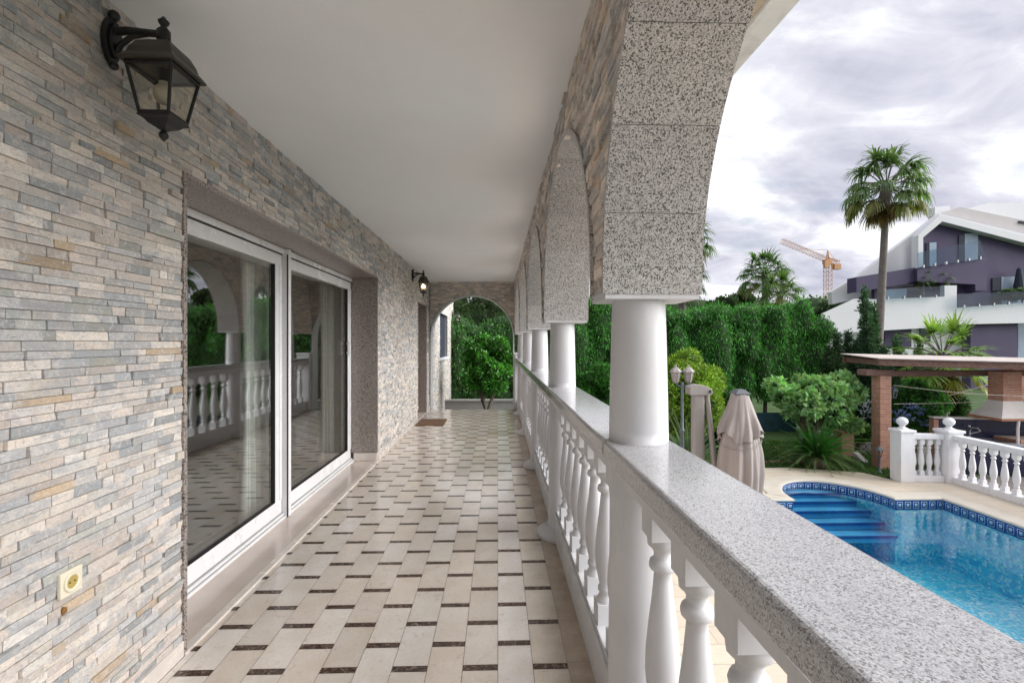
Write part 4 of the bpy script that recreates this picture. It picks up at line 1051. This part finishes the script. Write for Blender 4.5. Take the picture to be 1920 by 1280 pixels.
mb = MB(); mb.lathe([(.05, .1), (.26, .15), (.30, .5), (.2, 1.2), (.12, 1.75), (.02, 1.85)], nb_, 10, False); mb.build('canopy', M['blueblack'], t); mb = MB(); mb.cyl(nb_, nb_+Vector((0, 0, .2)), .03); mb.build('pole', M['steel'], t)

# tower crane -------------------------------------------------------------------------
D = 118; cr = thing('tower_crane', 'ochre tower crane with a raised jib far behind the gardens', 'crane', W(1552, 590, D))
def lattice(mb, A, B, w, n_, r=.09):
    A, B = Vector(A), Vector(B); d = (B-A).normalized(); u = d.cross(Vector((0, 1, 0))).normalized(); v = d.cross(u)
    cs_ = [(u*i+v*j)*(w/2) for i, j in ((-1, -1), (1, -1), (1, 1), (-1, 1))]
    for c_ in cs_: mb.cyl(A+c_, B+c_, r, n=5)
    for k in range(n_):
        a_, b_ = A.lerp(B, k/n_), A.lerp(B, (k+1)/n_)
        for q in range(4):
            c0, c1 = cs_[q], cs_[(q+1) % 4]
            mb.cyl(a_+c0, b_+c1, r*.6, n=4); mb.cyl(b_+c0, b_+c1, r*.6, n=4)
mb = MB(); lattice(mb, W(1552, 592, D), W(1552, 492, D), 1.3, 12, .06); mb.build('mast', M['crane'], cr)
mb = MB(); lattice(mb, W(1552, 488, D), W(1466, 452, D), 1.0, 14, .05); mb.build('jib', M['crane'], cr)
mb = MB(); lattice(mb, W(1552, 488, D), W(1571, 494, D), 1.1, 4, .07); mb.build('counter_jib', M['crane'], cr)
mb = MB(); p = W(1568, 499, D); mb.box(p.x-.8, p.x+.8, p.y-.6, p.y+.6, p.z-.8, p.z+.5); mb.build('counterweight', M['crane'], cr)
mb = MB(); p = W(1551, 490, D); mb.box(p.x-.75, p.x+.75, p.y-.7, p.y+.7, p.z-.7, p.z+.4); mb.box(p.x-1.6, p.x-.4, p.y-1.6, p.y-.9, p.z-1.8, p.z); mb.build('cab', M['crane'], cr)
mb = MB(); mb.cyl(W(1550, 488, D), W(1552, 469, D), .25, .1, 6); mb.cyl(W(1555, 488, D), W(1552, 469, D), .2, .1, 6); mb.cyl(W(1552, 469, D), W(1500, 466.5, D), .05, n=4); mb.cyl(W(1552, 469, D), W(1570, 492, D), .05, n=4); mb.build('apex', M['crane'], cr)
# ================================================================ PLANTS
def fol(name, parent, blobs, n, L, wd, col, dirn=None, dw=1.0, var=.3, mat='leaf', shell=.75, clump=.35, cs=1.0, hue=.12):
    P_, d = blob_points(blobs, n, shell)
    D_ = d*.7+NR.normal(size=(n, 3))*.6
    if dirn is not None: D_ = D_*(1-dw)+np.array(dirn)*dw+NR.normal(size=(n, 3))*.22
    return leaves(name, P_, D_, L, wd, col, var, M[mat], parent, clump=clump, cs=cs, hue=hue)
def blobs_in(c, r, n, s0, s1, flat=1.0):
    """n small lumps spread over an ellipsoid skin"""
    out = []
    for _ in range(n):
        v = Vector((R.gauss(0, 1), R.gauss(0, 1), R.gauss(0, 1))).normalized(); k = R.uniform(.45, .95); s = R.uniform(s0, s1)
        out.append(((c[0]+v.x*r[0]*k, c[1]+v.y*r[1]*k, c[2]+v.z*r[2]*k), (s, s, s*flat)))
    return out
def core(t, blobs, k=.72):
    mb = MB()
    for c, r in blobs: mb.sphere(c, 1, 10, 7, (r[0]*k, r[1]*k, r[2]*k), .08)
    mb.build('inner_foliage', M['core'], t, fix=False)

def hedge(lab, prof, y, depth, n, col, zb):
    """prof: (x, top z) control points; a hedge of grown together conifers"""
    t = thing('hedge', lab, 'hedge', (prof[0][0], y, GZ))
    bl = []; x = prof[0][0]
    while x < prof[-1][0]:
        for (xa, za), (xb, zb2) in zip(prof[:-1], prof[1:]):
            if xa <= x <= xb: zt = za+(zb2-za)*(x-xa)/(xb-xa)
        zt += R.uniform(-.12, .10); hh = (zt-zb)/2
        bl.append(((x, y+R.uniform(-.2, .2), zb+hh), (R.uniform(.42, .6), depth*R.uniform(.85, 1.1), hh)))
        bl.append(((x+R.uniform(-.1, .1), y, zt-.36), (R.uniform(.45, .6), depth*.9, .34)))
        for k in range(3): bl.append(((x+R.uniform(-.3, .3), y-depth*R.uniform(.3, .75), zb+R.uniform(.3, 1.7)*hh), (R.uniform(.25, .4), .3, R.uniform(.4, .8))))
        x += R.uniform(.42, .62)
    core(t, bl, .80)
    P_, d = blob_points(bl, n, .86)
    keep = d[:, 1] < .45; P_, d = P_[keep], d[keep]
    D_ = d*.45+np.array([0, -.1, 0])+np.sign(NR.normal(size=(len(P_), 1))-.6)*-np.array([[0, 0, -.9]])+NR.normal(size=P_.shape)*.28
    leaves('foliage', P_, D_, .105, .12, col, .38, M['needle'], t, clump=.38, cs=.5, hue=.2)
    mb = MB()
    for i in range(int((prof[-1][0]-prof[0][0])/1.1)): trunk_mesh(mb, (prof[0][0]+.5+i*1.1, y+.1, GZ-.1), (prof[0][0]+.5+i*1.1, y, zb+.6), .07, .05, .05, 6)
    mb.build('trunks', M['trunk'], t)
    return t
HG = (.058, .22, .032)
def px2x(px, d): return W(px, 640, d).x
hedge('tall dense clipped conifer hedge right of the nearest column', [(px2x(1080, 15), 2.80), (px2x(1180, 15), 2.75), (px2x(1270, 15), 2.50), (px2x(1330, 15), 2.62), (px2x(1372, 15), 2.45), (px2x(1400, 15), 2.62), (px2x(1440, 15), 2.6), (px2x(1490, 15), 2.72), (px2x(1512, 15), 2.55), (px2x(1530, 15), 2.0)], 14.9, .7, 130000, HG, -.55)
hedge('tall dark hedge seen through the end arch and between the far columns', [(-4.2, 2.3), (-2.3, 2.1), (-1.4, 2.35), (-.9, 2.1), (-.2, 2.2), (.5, 2.3), (1.0, 2.75), (px2x(1075, 15), 2.75)], 15.6, .7, 52000, (.06, .185, .032), -.9)

def conifer(lab, px, pyt, pyb, d, wpx, n, col, name='conifer', L=.11, up=.75, cat='conifer', group=None, lump=.55):
    top = W(px, pyt, d); base = Vector((top.x, top.y, GZ)); w = wpx/2*d/F; h = top.z-GZ
    t = thing(name, lab, cat, base, group); bl = []
    k = max(8, int(h/w*3))
    for i in range(k):
        q = (i+.5)/k; r = w*(1.0 if q < .45 else max(.12, 1-(q-.45)/.55)**.8)*(.75+.25*min(1, q*5))
        for j in range(3 if r > .25 else 1):
            a = R.uniform(0, 2*PI); o_ = r*.45
            bl.append(((base.x+math.cos(a)*o_, base.y+math.sin(a)*o_, GZ+.15+q*(h-.2)), (r*lump+.05, r*lump+.05, h/k*1.3)))
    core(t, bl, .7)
    fol('foliage', t, bl, n, L, .16, col, (0, 0, 1), up*.5, .35, 'needle', .8, .3, .5)
    mb = MB(); trunk_mesh(mb, base-Vector((0, 0, .1)), base+Vector((0, 0, h*.7)), .07, .03, .03, 7); mb.build('trunk', M['trunk'], t)
conifer('tall slender dark cypress behind the fig tree', 1621, 540, 800, 14.2, 44, 16000, (.040, .095, .045), 'cypress', cat='cypress')
conifer('shorter pointed cypress close right of the slender one', 1638, 572, 800, 14.6, 34, 9000, (.045, .10, .045), 'cypress', cat='cypress')
conifer('dark conifer at the right end of the tall hedge', 1538, 600, 800, 15.5, 50, 12000, (.028, .075, .030))
conifer('bushy grey green conifer between hedge and slender cypress', 1566, 625, 800, 14.4, 62, 14000, (.045, .09, .035))
conifer('small pointed conifer left of the slender cypress', 1590, 620, 800, 14.8, 40, 9000, (.030, .075, .045))
conifer('small rounded conifer right of the cypress pair', 1682, 632, 760, 15.0, 50, 9000, (.035, .10, .028))
conifer('dark conifer hidden behind the tall brick pillar', 1655, 650, 800, 13.4, 60, 11000, (.030, .075, .035))
conifer('dark clipped shrub behind the kitchen left of the hood', 1789, 718, 860, 13.6, 46, 9000, (.035, .085, .025), 'shrub', cat='shrub')
conifer('low conifer beyond the pergola against the white house', 1722, 640, 760, 16.5, 46, 7000, (.04, .09, .03))

def broad_tree(name, lab, cat, base, crown, rad, n, L, wd, col, nb, s, mat='leaf', limbs=6, tr=.06, var=.28, group=None, shell=.55, extra=(), clump=.3, flat=.9, k=.6, hue=.12):
    t = thing(name, lab, cat, base, group); c = Vector(crown)
    bl = blobs_in(c, rad, nb, s*.7, s*1.3, flat)+list(extra)
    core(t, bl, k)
    fol('crown', t, bl, n, L, wd, col, None, 0, var, mat, shell, clump, .5, hue)
    mb = MB(); fork = Vector(base).lerp(c, .45) if c.z-base[2] > rad[2]*1.2 else Vector(base)+Vector((0, 0, .1))
    trunk_mesh(mb, base, fork, tr, tr*.75, .06, 9)
    for i in range(limbs):
        q = Vector(bl[R.randrange(len(bl))][0]); trunk_mesh(mb, fork-Vector((0, 0, .03)), q, tr*.6, tr*.15, .1, 7)
    mb.build('trunk', M['trunk'], t); return t
b0 = G(1496, 868); b0.z = GZ
broad_tree('fig_tree', 'broad leaved light green fig tree behind the cycad', 'tree', (b0.x, b0.y, GZ), W(1530, 748, 11.2), (1.0, .8, .50), 6500, .125, .36, (.24, .42, .17), 44, .17, limbs=9, tr=.085, k=.35, shell=.5, var=.22,
           extra=[((W(1452, 722, 11.2).x, 11.0, W(1452, 722, 11).z), (.22, .25, .15)), ((W(1600, 800, 11.2).x, 11.0, W(1600, 800, 11).z), (.28, .25, .14)), ((W(1580, 716, 11.2).x, 11.0, W(1580, 716, 11).z), (.28, .25, .2))])
b0 = W(1300, 800, 11.3); b0.z = GZ
broad_tree('golden_shrub', 'big yellow green shrub behind the lamp post', 'shrub', b0, W(1296, 742, 11.3), (.78, .6, 1.15), 34000, .085, .17, (.19, .31, .035), 60, .24, 'leaf', 5, .04, .3, None, .5, clump=.35, k=.45)
b0 = W(1262, 800, 13.2); b0.z = GZ
broad_tree('dark_shrub', 'dark green shrub behind the yellow green one', 'shrub', b0, W(1350, 770, 12.6), (.7, .5, .95), 14000, .085, .25, (.05, .16, .03), 24, .28)
b0 = Vector((W(912, 760, 12.1).x, 12.1, GZ))
broad_tree('citrus_tree', 'small round glossy citrus tree framed by the end arch', 'tree', b0, W(913, 683, 12.1), (.74, .6, .78), 17000, .085, .30, (.06, .205, .03), 48, .19, 'waxy', 7, .055, .42, None, .5, k=.5)
b0 = Vector((W(1132, 760, 12.6).x, 12.4, GZ))
broad_tree('low_shrub', 'low dark shrub with bright shoots seen between the two nearest columns', 'shrub', b0, W(1120, 740, 12.6), (.75, .5, .85), 14000, .085, .28, (.045, .18, .025), 26, .28)
b0 = W(960, 700, 19)
broad_tree('feathery_tree', 'tall loose pale tree behind the hedge seen through the end arch', 'tree', (b0.x, b0.y, GZ), W(905, 560, 19), (1.7, .8, .7), 7000, .14, .18, (.10, .16, .07), 22, .4, limbs=8, k=.2, clump=.3)
b0 = W(1716, 800, 11.9); b0.z = GZ
pl = broad_tree('flowering_shrub', 'large shrub with pale blue flowers behind the pool balustrade', 'shrub', b0, W(1716, 762, 11.9), (.62, .5, .72), 15000, .07, .30, (.07, .22, .045), 40, .17, k=.5)
P_, d = blob_points([((W(x, y, 11.5).x, W(x, y, 11.5).y, W(x, y, 11.5).z), (r, .18, r*.6)) for x, y, r in ((1690, 775, .14), (1706, 760, .10), (1722, 768, .16), (1732, 792, .10), (1745, 775, .12), (1756, 780, .10), (1688, 790, .10), (1703, 782, .1), (1740, 758, .1))], 520, .4)
leaves('flowers', P_, d+NR.normal(size=P_.shape)*.8, .05, .5, (.30, .36, .75), .15, M['leaf'], pl, hue=.05)['kind'] = 'stuff'
b0 = W(1620, 800, 12.3); b0.z = GZ
pl = broad_tree('flowering_shrub', 'dark shrub with scattered pale flowers left of the tall brick pillar', 'shrub', b0, W(1616, 775, 12.3), (.40, .4, .55), 9000, .07, .30, (.03, .085, .03), 20, .2)
P_, d = blob_points([((W(x, y, 11.8).x, 11.5, W(x, y, 11.8).z), (.16, .1, .12)) for x, y in ((1612, 762), (1624, 775), (1630, 758))], 90, .4)
leaves('flowers', P_, d+NR.normal(size=P_.shape)*.8, .05, .5, (.5, .52, .68), .15, M['leaf'], pl, hue=.05)['kind'] = 'stuff'
b0 = W(1608, 840, 12.0); b0.z = GZ
broad_tree('low_shrub', 'bright low shrub spilling beside the low brick pillar', 'shrub', b0, W(1614, 812, 11.8), (.30, .3, .12), 1600, .09, .3, (.09, .22, .04), 8, .12, k=.3)

# palms --------------------------------------------------------------------------------
def ribbon(V, Cc, p, d, L, w, droop, col, seg=2):
    d = d.normalized(); s = d.cross(Vector((0, 0, 1)))
    s = s.normalized() if s.length > .05 else Vector((1, 0, 0))
    q = p; dd = d.copy(); prev = (q-s*w*.5, q+s*w*.5)
    for k in range(seg):
        dd = (dd+Vector((0, 0, -droop*(k+.3)))).normalized(); q = q+dd*(L/seg); ww = w*(1-(k+1)/seg*.85)
        cur = (q-s*ww*.5, q+s*ww*.5); V.append([prev[0], prev[1], cur[1], cur[0]]); Cc.append(col); prev = cur
def jitcol(c, v=.2):
    q = math.exp(R.gauss(0, v)); return [c[0]*q*R.uniform(.9, 1.15), c[1]*q, c[2]*q*R.uniform(.85, 1.1)]
def fan_palm(lab, crown, base, rc, nf=42, col=(.07, .125, .04), dead=True, tr=.2, group=None, name='fan_palm', droop=.35, fl=22, skirt=14, lo=-.9):
    t = thing(name, lab, 'palm', base, group); V = []; Cc = []; st = MB(); crown = Vector(crown)
    def frond(az, el, L, c, dr, pet=.60):
        d = Vector((math.cos(az)*math.cos(el), math.sin(az)*math.cos(el), math.sin(el)))
        mid = crown+d*L*pet*.55; hub = crown+d*L*pet+Vector((0, 0, -.10*L*(1 if el < .9 else .3)))
        st.tube([crown, mid, hub], .012*L+.008, 4, .006*L+.004)
        hd = (hub-mid).normalized(); side = hd.cross(Vector((0, 0, 1)))
        side = side.normalized() if side.length > .1 else Vector((1, 0, 0)); up = side.cross(hd)
        for k in range(fl):
            a = (k/(fl-1)-.5)*math.radians(230)
            ld = hd*math.cos(a)+side*math.sin(a)+up*R.uniform(-.05, .22)
            ribbon(V, Cc, hub, ld, L*(1-pet)*(1.12-.28*abs(a)/2), L*.058, dr*R.uniform(.6, 1.5), jitcol(c), 3)
    for i in range(nf):
        q = (i+.5)/nf; el = math.radians(74)-q*(math.radians(74)-lo)
        frond(i*2.39996+R.uniform(-.2, .2), el+R.uniform(-.12, .12), rc*R.uniform(.88, 1.08), col if q < .8 else [col[0]*1.5, col[1]*.95, col[2]*.8], droop*(.5+q))
    if dead:
        for i in range(skirt): frond(i*2.39996, -1.2+R.uniform(-.15, .2), rc*R.uniform(.6, .8), (.20, .13, .055), .2)
    quads('fronds', np.array([[tuple(v) for v in q] for q in V]), np.array(Cc), M['leaf'], t)
    st.build('stalks', M['palmtrunk'] if dead else M['leafstalk'], t, fix=False)
    mb = MB(); b_ = Vector(base); pts = []
    for k in range(14):
        q = k/13; pts.append(b_.lerp(crown, q)+Vector((.12*math.sin(q*2.6)*(crown.z-b_.z)*.05, 0, 0)))
    mb.tube(pts, tr*1.25, 12, tr*.8)
    if dead: mb.lathe([(tr*.9, -.9*rc*.4), (tr*1.6, -.35*rc*.4), (tr*1.3, .05)], crown, 10)
    mb.build('trunk', M['palmtrunk'], t); return t
M['leafstalk'] = paint('green_stalk', (.12, .17, .06), .6, .1, 5, 0)
c = W(1661, 352, 25); b = W(1644, 590, 25); b = Vector((W(1640, 700, 25).x, c.y, GZ))
fan_palm('tallest fan palm with long bare grey trunk before the purple house', c, b, 2.5, 38, (.12, .20, .075), tr=.175, group='tall palms', fl=26, droop=.55, lo=-.70, skirt=16)
c = W(1433, 515, 33); fan_palm('palm rising just above the middle of the hedge', c, (c.x, c.y, GZ), 2.1, 40, (.11, .20, .075), False, .2, 'tall palms', lo=-.6, droop=.38)
c = W(1462, 552, 30); fan_palm('lighter palm overlapping the lower right of the middle one', c, (c.x, c.y, GZ), 1.8, 34, (.13, .23, .07), False, .2, 'tall palms', lo=-.5, droop=.35)
c = W(1280, 448, 31); fan_palm('palm half hidden behind the upper part of the nearest pier', c, (W(1270, 445, 31).x, c.y, GZ), 2.4, 36, (.09, .15, .06), True, .2, 'tall palms')
c = W(1279, 520, 29); fan_palm('lower palm peeping out under the nearest pier', c, (c.x, c.y, GZ), 1.8, 34, (.06, .11, .05), True, .18, 'tall palms')
c = W(1767, 668, 13.2); fan_palm('squat bright fan palm behind the pergola with shaggy pale trunk', c, (c.x, c.y, GZ), 1.3, 34, (.22, .36, .08), True, .10, None, 'fan_palm', .12, 26, 10, -.9)
for i, (px, py) in enumerate(((1731, 524), (1766, 520))):
    c = W(px, py, 28.4); b_ = Vector((c.x, c.y, W(px, 559, 28.4).z))
    fan_palm(['left potted palm behind the middle glass balcony rail', 'right potted palm behind the middle glass balcony rail'][i], c, b_, .75, 20, (.08, .17, .045), False, .06, 'balcony palms', 'potted_palm', .4, 12)
b0 = W(1905, 566, 28.2)
broad_tree('balcony_bush', 'round green bush behind the right glass balcony rail', 'bush', b0, W(1906, 552, 28.2), (.9, .4, .35), 2500, .12, .35, (.09, .15, .07), 12, .22)

def pinnate(V, Cc, base, az, el, L, col, nl=26, ll=.14, droop=1.1, st=None):
    p = Vector(base); d = Vector((math.cos(az)*math.cos(el), math.sin(az)*math.cos(el), math.sin(el))); pts = [p.copy()]
    n_ = 14
    for k in range(n_):
        d = (d+Vector((0, 0, -droop/n_*(.3+k/n_*1.2)))).normalized(); p = p+d*L/n_; pts.append(p.copy())
    if st: st.tube(pts, .008, 4, .003)
    for k in range(nl):
        q = .12+.88*k/nl; f = q*n_; i = min(int(f), n_-1); x = pts[i].lerp(pts[i+1], f-i); dd = (pts[i+1]-pts[i]).normalized()
        s = dd.cross(Vector((0, 0, 1))).normalized(); l = ll*math.sin(min(1, .25+q*1.0)*PI*.8+.35)
        for sg in (-1, 1):
            ribbon(V, Cc, x, s*sg+dd*.55+Vector((0, 0, .28)), max(.03, l), ll*.13, .06, jitcol(col, .15), 1)
def cycad(name, lab, base, L, nf, col, col2, ll=.15, group=None):
    t = thing(name, lab, 'cycad', base, group); V = []; Cc = []; st = MB()
    for i in range(nf):
        q = i/nf; el = math.radians(80)-q*math.radians(78)
        pinnate(V, Cc, Vector(base)+Vector((0, 0, .18)), i*2.39996, el, L*R.uniform(.85, 1.1), col if q < .68 else col2, 34, ll, .9+.5*q, st)
    quads('fronds', np.array([[tuple(v) for v in q] for q in V]), np.array(Cc), M['waxy'], t)
    st.build('stalks', M['leafstalk'], t, fix=False)
    mb = MB(); mb.lathe([(.13, -.05), (.15, .08), (.12, .19), (.05, .24)], base, 12); mb.build('trunk', M['trunk'], t)
b0 = G(1538, 876); cycad('cycad', 'large cycad with arching fronds on the edge of the pool deck', (b0.x, b0.y+.1, GZ), .98, 95, (.04, .20, .03), (.17, .28, .11))
b0 = W(1290, 880, 9.6); cycad('cycad', 'grey green cycad half hidden behind the lamp post and mast', (b0.x+.1, b0.y+.2, GZ), 1.15, 46, (.09, .15, .07), (.16, .21, .11), .17)
b0 = W(955, 790, 11.4); cycad('cycad', 'small plant low by the grey wall beyond the end arch', (b0.x, b0.y, GZ+.55), .42, 26, (.05, .12, .03), (.07, .12, .04), .1)

# distant trees and hill -------------------------------------------------------------------
mb = MB(); nn_ = 60; v_ = []
for i in range(nn_+1):
    x = -120+320*i/nn_; v_.append((x, 175, GZ)); v_.append((x, 175, 9.5+2.5*math.sin(x*.03)+1.5*math.sin(x*.11+1)))
    v_.append((x, 215, 12+2*math.sin(x*.05)))
mb.add(v_, [(3*i+k, 3*i+3+k, 3*i+4+k, 3*i+1+k) for i in range(nn_) for k in (0, 1)], True); o = mb.build('hill', M['grass']); o['kind'] = 'structure'
bl = []
for i in range(60):
    px = R.choice([R.uniform(1230, 1440), R.uniform(1490, 1620), R.uniform(700, 1000), R.uniform(-400, 2600)]); d = R.uniform(60, 85); s = R.uniform(1.6, 3.2)
    p = W(px, R.uniform(586, 606), d); bl.append(((p.x, p.y, min(p.z, 7)), (s*1.4, s, s)))
    bl.append(((p.x, p.y, 1.5), (s*1.5, s, 3.2)))
t = thing('distant_trees', 'far off dark tree line along the horizon behind the hedge', 'trees', (30, 70, GZ)); t['kind'] = 'stuff'
core(t, bl, .85); fol('foliage', t, bl, 36000, .42, .35, (.05, .085, .035), None, 0, .35, 'leaf', .85, .3, 4.0)
for i, (px, py, d, r, lab) in enumerate(((1348, 574, 42, 1.15, 'dark round tree top showing over the left part of the hedge'), (1392, 556, 45, 1.0, 'small spiky tree top between the round tree and the palms'), (1560, 588, 48, 1.6, 'distant tree crown at the foot of the crane'))):
    b0 = W(px, py, d); broad_tree('distant_tree', lab, 'tree', (b0.x, b0.y, GZ), b0-Vector((0, 0, .2)), (r*1.2, r, r*.8), 4200, .22, .3, (.04, .075, .03), 16, r*.4, group='tree tops beyond the hedge', k=.6)

# fine grass tufts on the strip by the deck
gx = np.stack([NR.uniform(4, 10, 16000), NR.uniform(9.4, 13.2, 16000), np.full(16000, GZ-.03)], 1)
from mathutils.geometry import intersect_point_tri_2d
m_ = np.array([G(1676, 899.6).x, G(1676, 899.6).y]); 
ed = [(e[0], e[1]) for e in edge][::-1]
def ylim(x): return np.interp(x, [e[0] for e in ed]+[8.1, 9.05], [e[1] for e in ed]+[9.45, 9.3])
keep = gx[:, 1] > ylim(gx[:, 0])+.03; gx = gx[keep]
o = leaves('grass_tufts', gx, np.array([[0, 0, 1.0]])+NR.normal(size=gx.shape)*.45, .07, .10, (.07, .16, .03), .3, M['leaf']); tag(o, 'short green grass blades beside the pool deck', 'grass', kind='stuff')

# ================================================================ LIGHT, SKY, CAMERA
SUN_EL, SUN_AZ = math.radians(27), math.radians(103)         # azimuth clockwise from +Y: over the garden side
world = bpy.data.worlds.new('World'); scene.world = world; world.use_nodes = True
nt = world.node_tree; nt.nodes.clear(); n = N(nt)
sky = n.n('ShaderNodeTexSky', _sky_type='NISHITA', _sun_disc=False, _sun_elevation=SUN_EL, _sun_rotation=SUN_AZ, _air_density=1.0, _dust_density=2.0)
tc = n.n('ShaderNodeTexCoord'); g = tc.outputs['Generated']
sxyz = n.n('ShaderNodeSeparateXYZ', Vector=g)
zc = n.math('ADD', n.math('MAXIMUM', sxyz.outputs[2], 0.0), .22)
cv = n.n('ShaderNodeCombineXYZ', X=n.math('DIVIDE', sxyz.outputs[0], zc), Y=n.math('DIVIDE', sxyz.outputs[1], zc), Z=0.0)
mp_ = n.n('ShaderNodeMapping', Vector=cv.outputs[0], Rotation=(0, 0, math.radians(38)), Scale=(1.0, 1.5, 1))
c1 = n.noise(mp_.outputs[0], .75, 8, .58, .7); c2 = n.noise(mp_.outputs[0], 2.1, 8, .6, .6)
dens = n.math('ADD', n.math('MULTIPLY', c1, .62), n.math('MULTIPLY', c2, .38))
SK = 1.0
cloud = n.ramp(dens, [(.40, (.88, .885, .90)), (.46, (.76, .765, .79)), (.50, (.60, .605, .67)), (.58, (.44, .445, .53)), (.66, (.36, .36, .45))])
blue = n.mix(1.0, sky.outputs[0], (.10, .10, .10), 'MULTIPLY')
mask = n.ramp(n.noise(mp_.outputs[0], 1.6, 5, .5, .2), [(.30, .55), (.44, 0.0)])
bg = n.n('ShaderNodeBackground', Color=n.mix(mask, cloud, blue), Strength=SKYS)
wo = nt.nodes.new('ShaderNodeOutputWorld'); nt.links.new(bg.outputs[0], wo.inputs[0])
sl = bpy.data.lights.new('sun', 'SUN'); sl.energy = SUNE; sl.angle = math.radians(SUNA); sl.color = (1, .98, .96)
so = bpy.data.objects.new('sun', sl); COL.objects.link(so)
dirv = Vector((math.sin(SUN_AZ)*math.cos(SUN_EL), math.cos(SUN_AZ)*math.cos(SUN_EL), math.sin(SUN_EL)))
so.rotation_euler = dirv.to_track_quat('Z', 'Y').to_euler(); so.location = (20, 10, 30)
cam = bpy.data.cameras.new('camera'); co = bpy.data.objects.new('camera', cam); COL.objects.link(co); scene.camera = co
co.location = (0, 0, H0); co.rotation_euler = (PI/2, 0, -TH)
cam.sensor_width = 36; cam.lens = F/1920*36; cam.clip_start = .05; cam.clip_end = 1500
scene.view_settings.view_transform = 'Standard'; scene.view_settings.look = 'None'; scene.view_settings.gamma = 1; scene.view_settings.exposure = EXPO
scene.cycles.max_bounces = 10; scene.cycles.diffuse_bounces = 6; scene.cycles.transparent_max_bounces = 24; scene.cycles.glossy_bounces = 4
scene.cycles.caustics_reflective = False; scene.cycles.caustics_refractive = False
scene.cycles.use_denoising = True
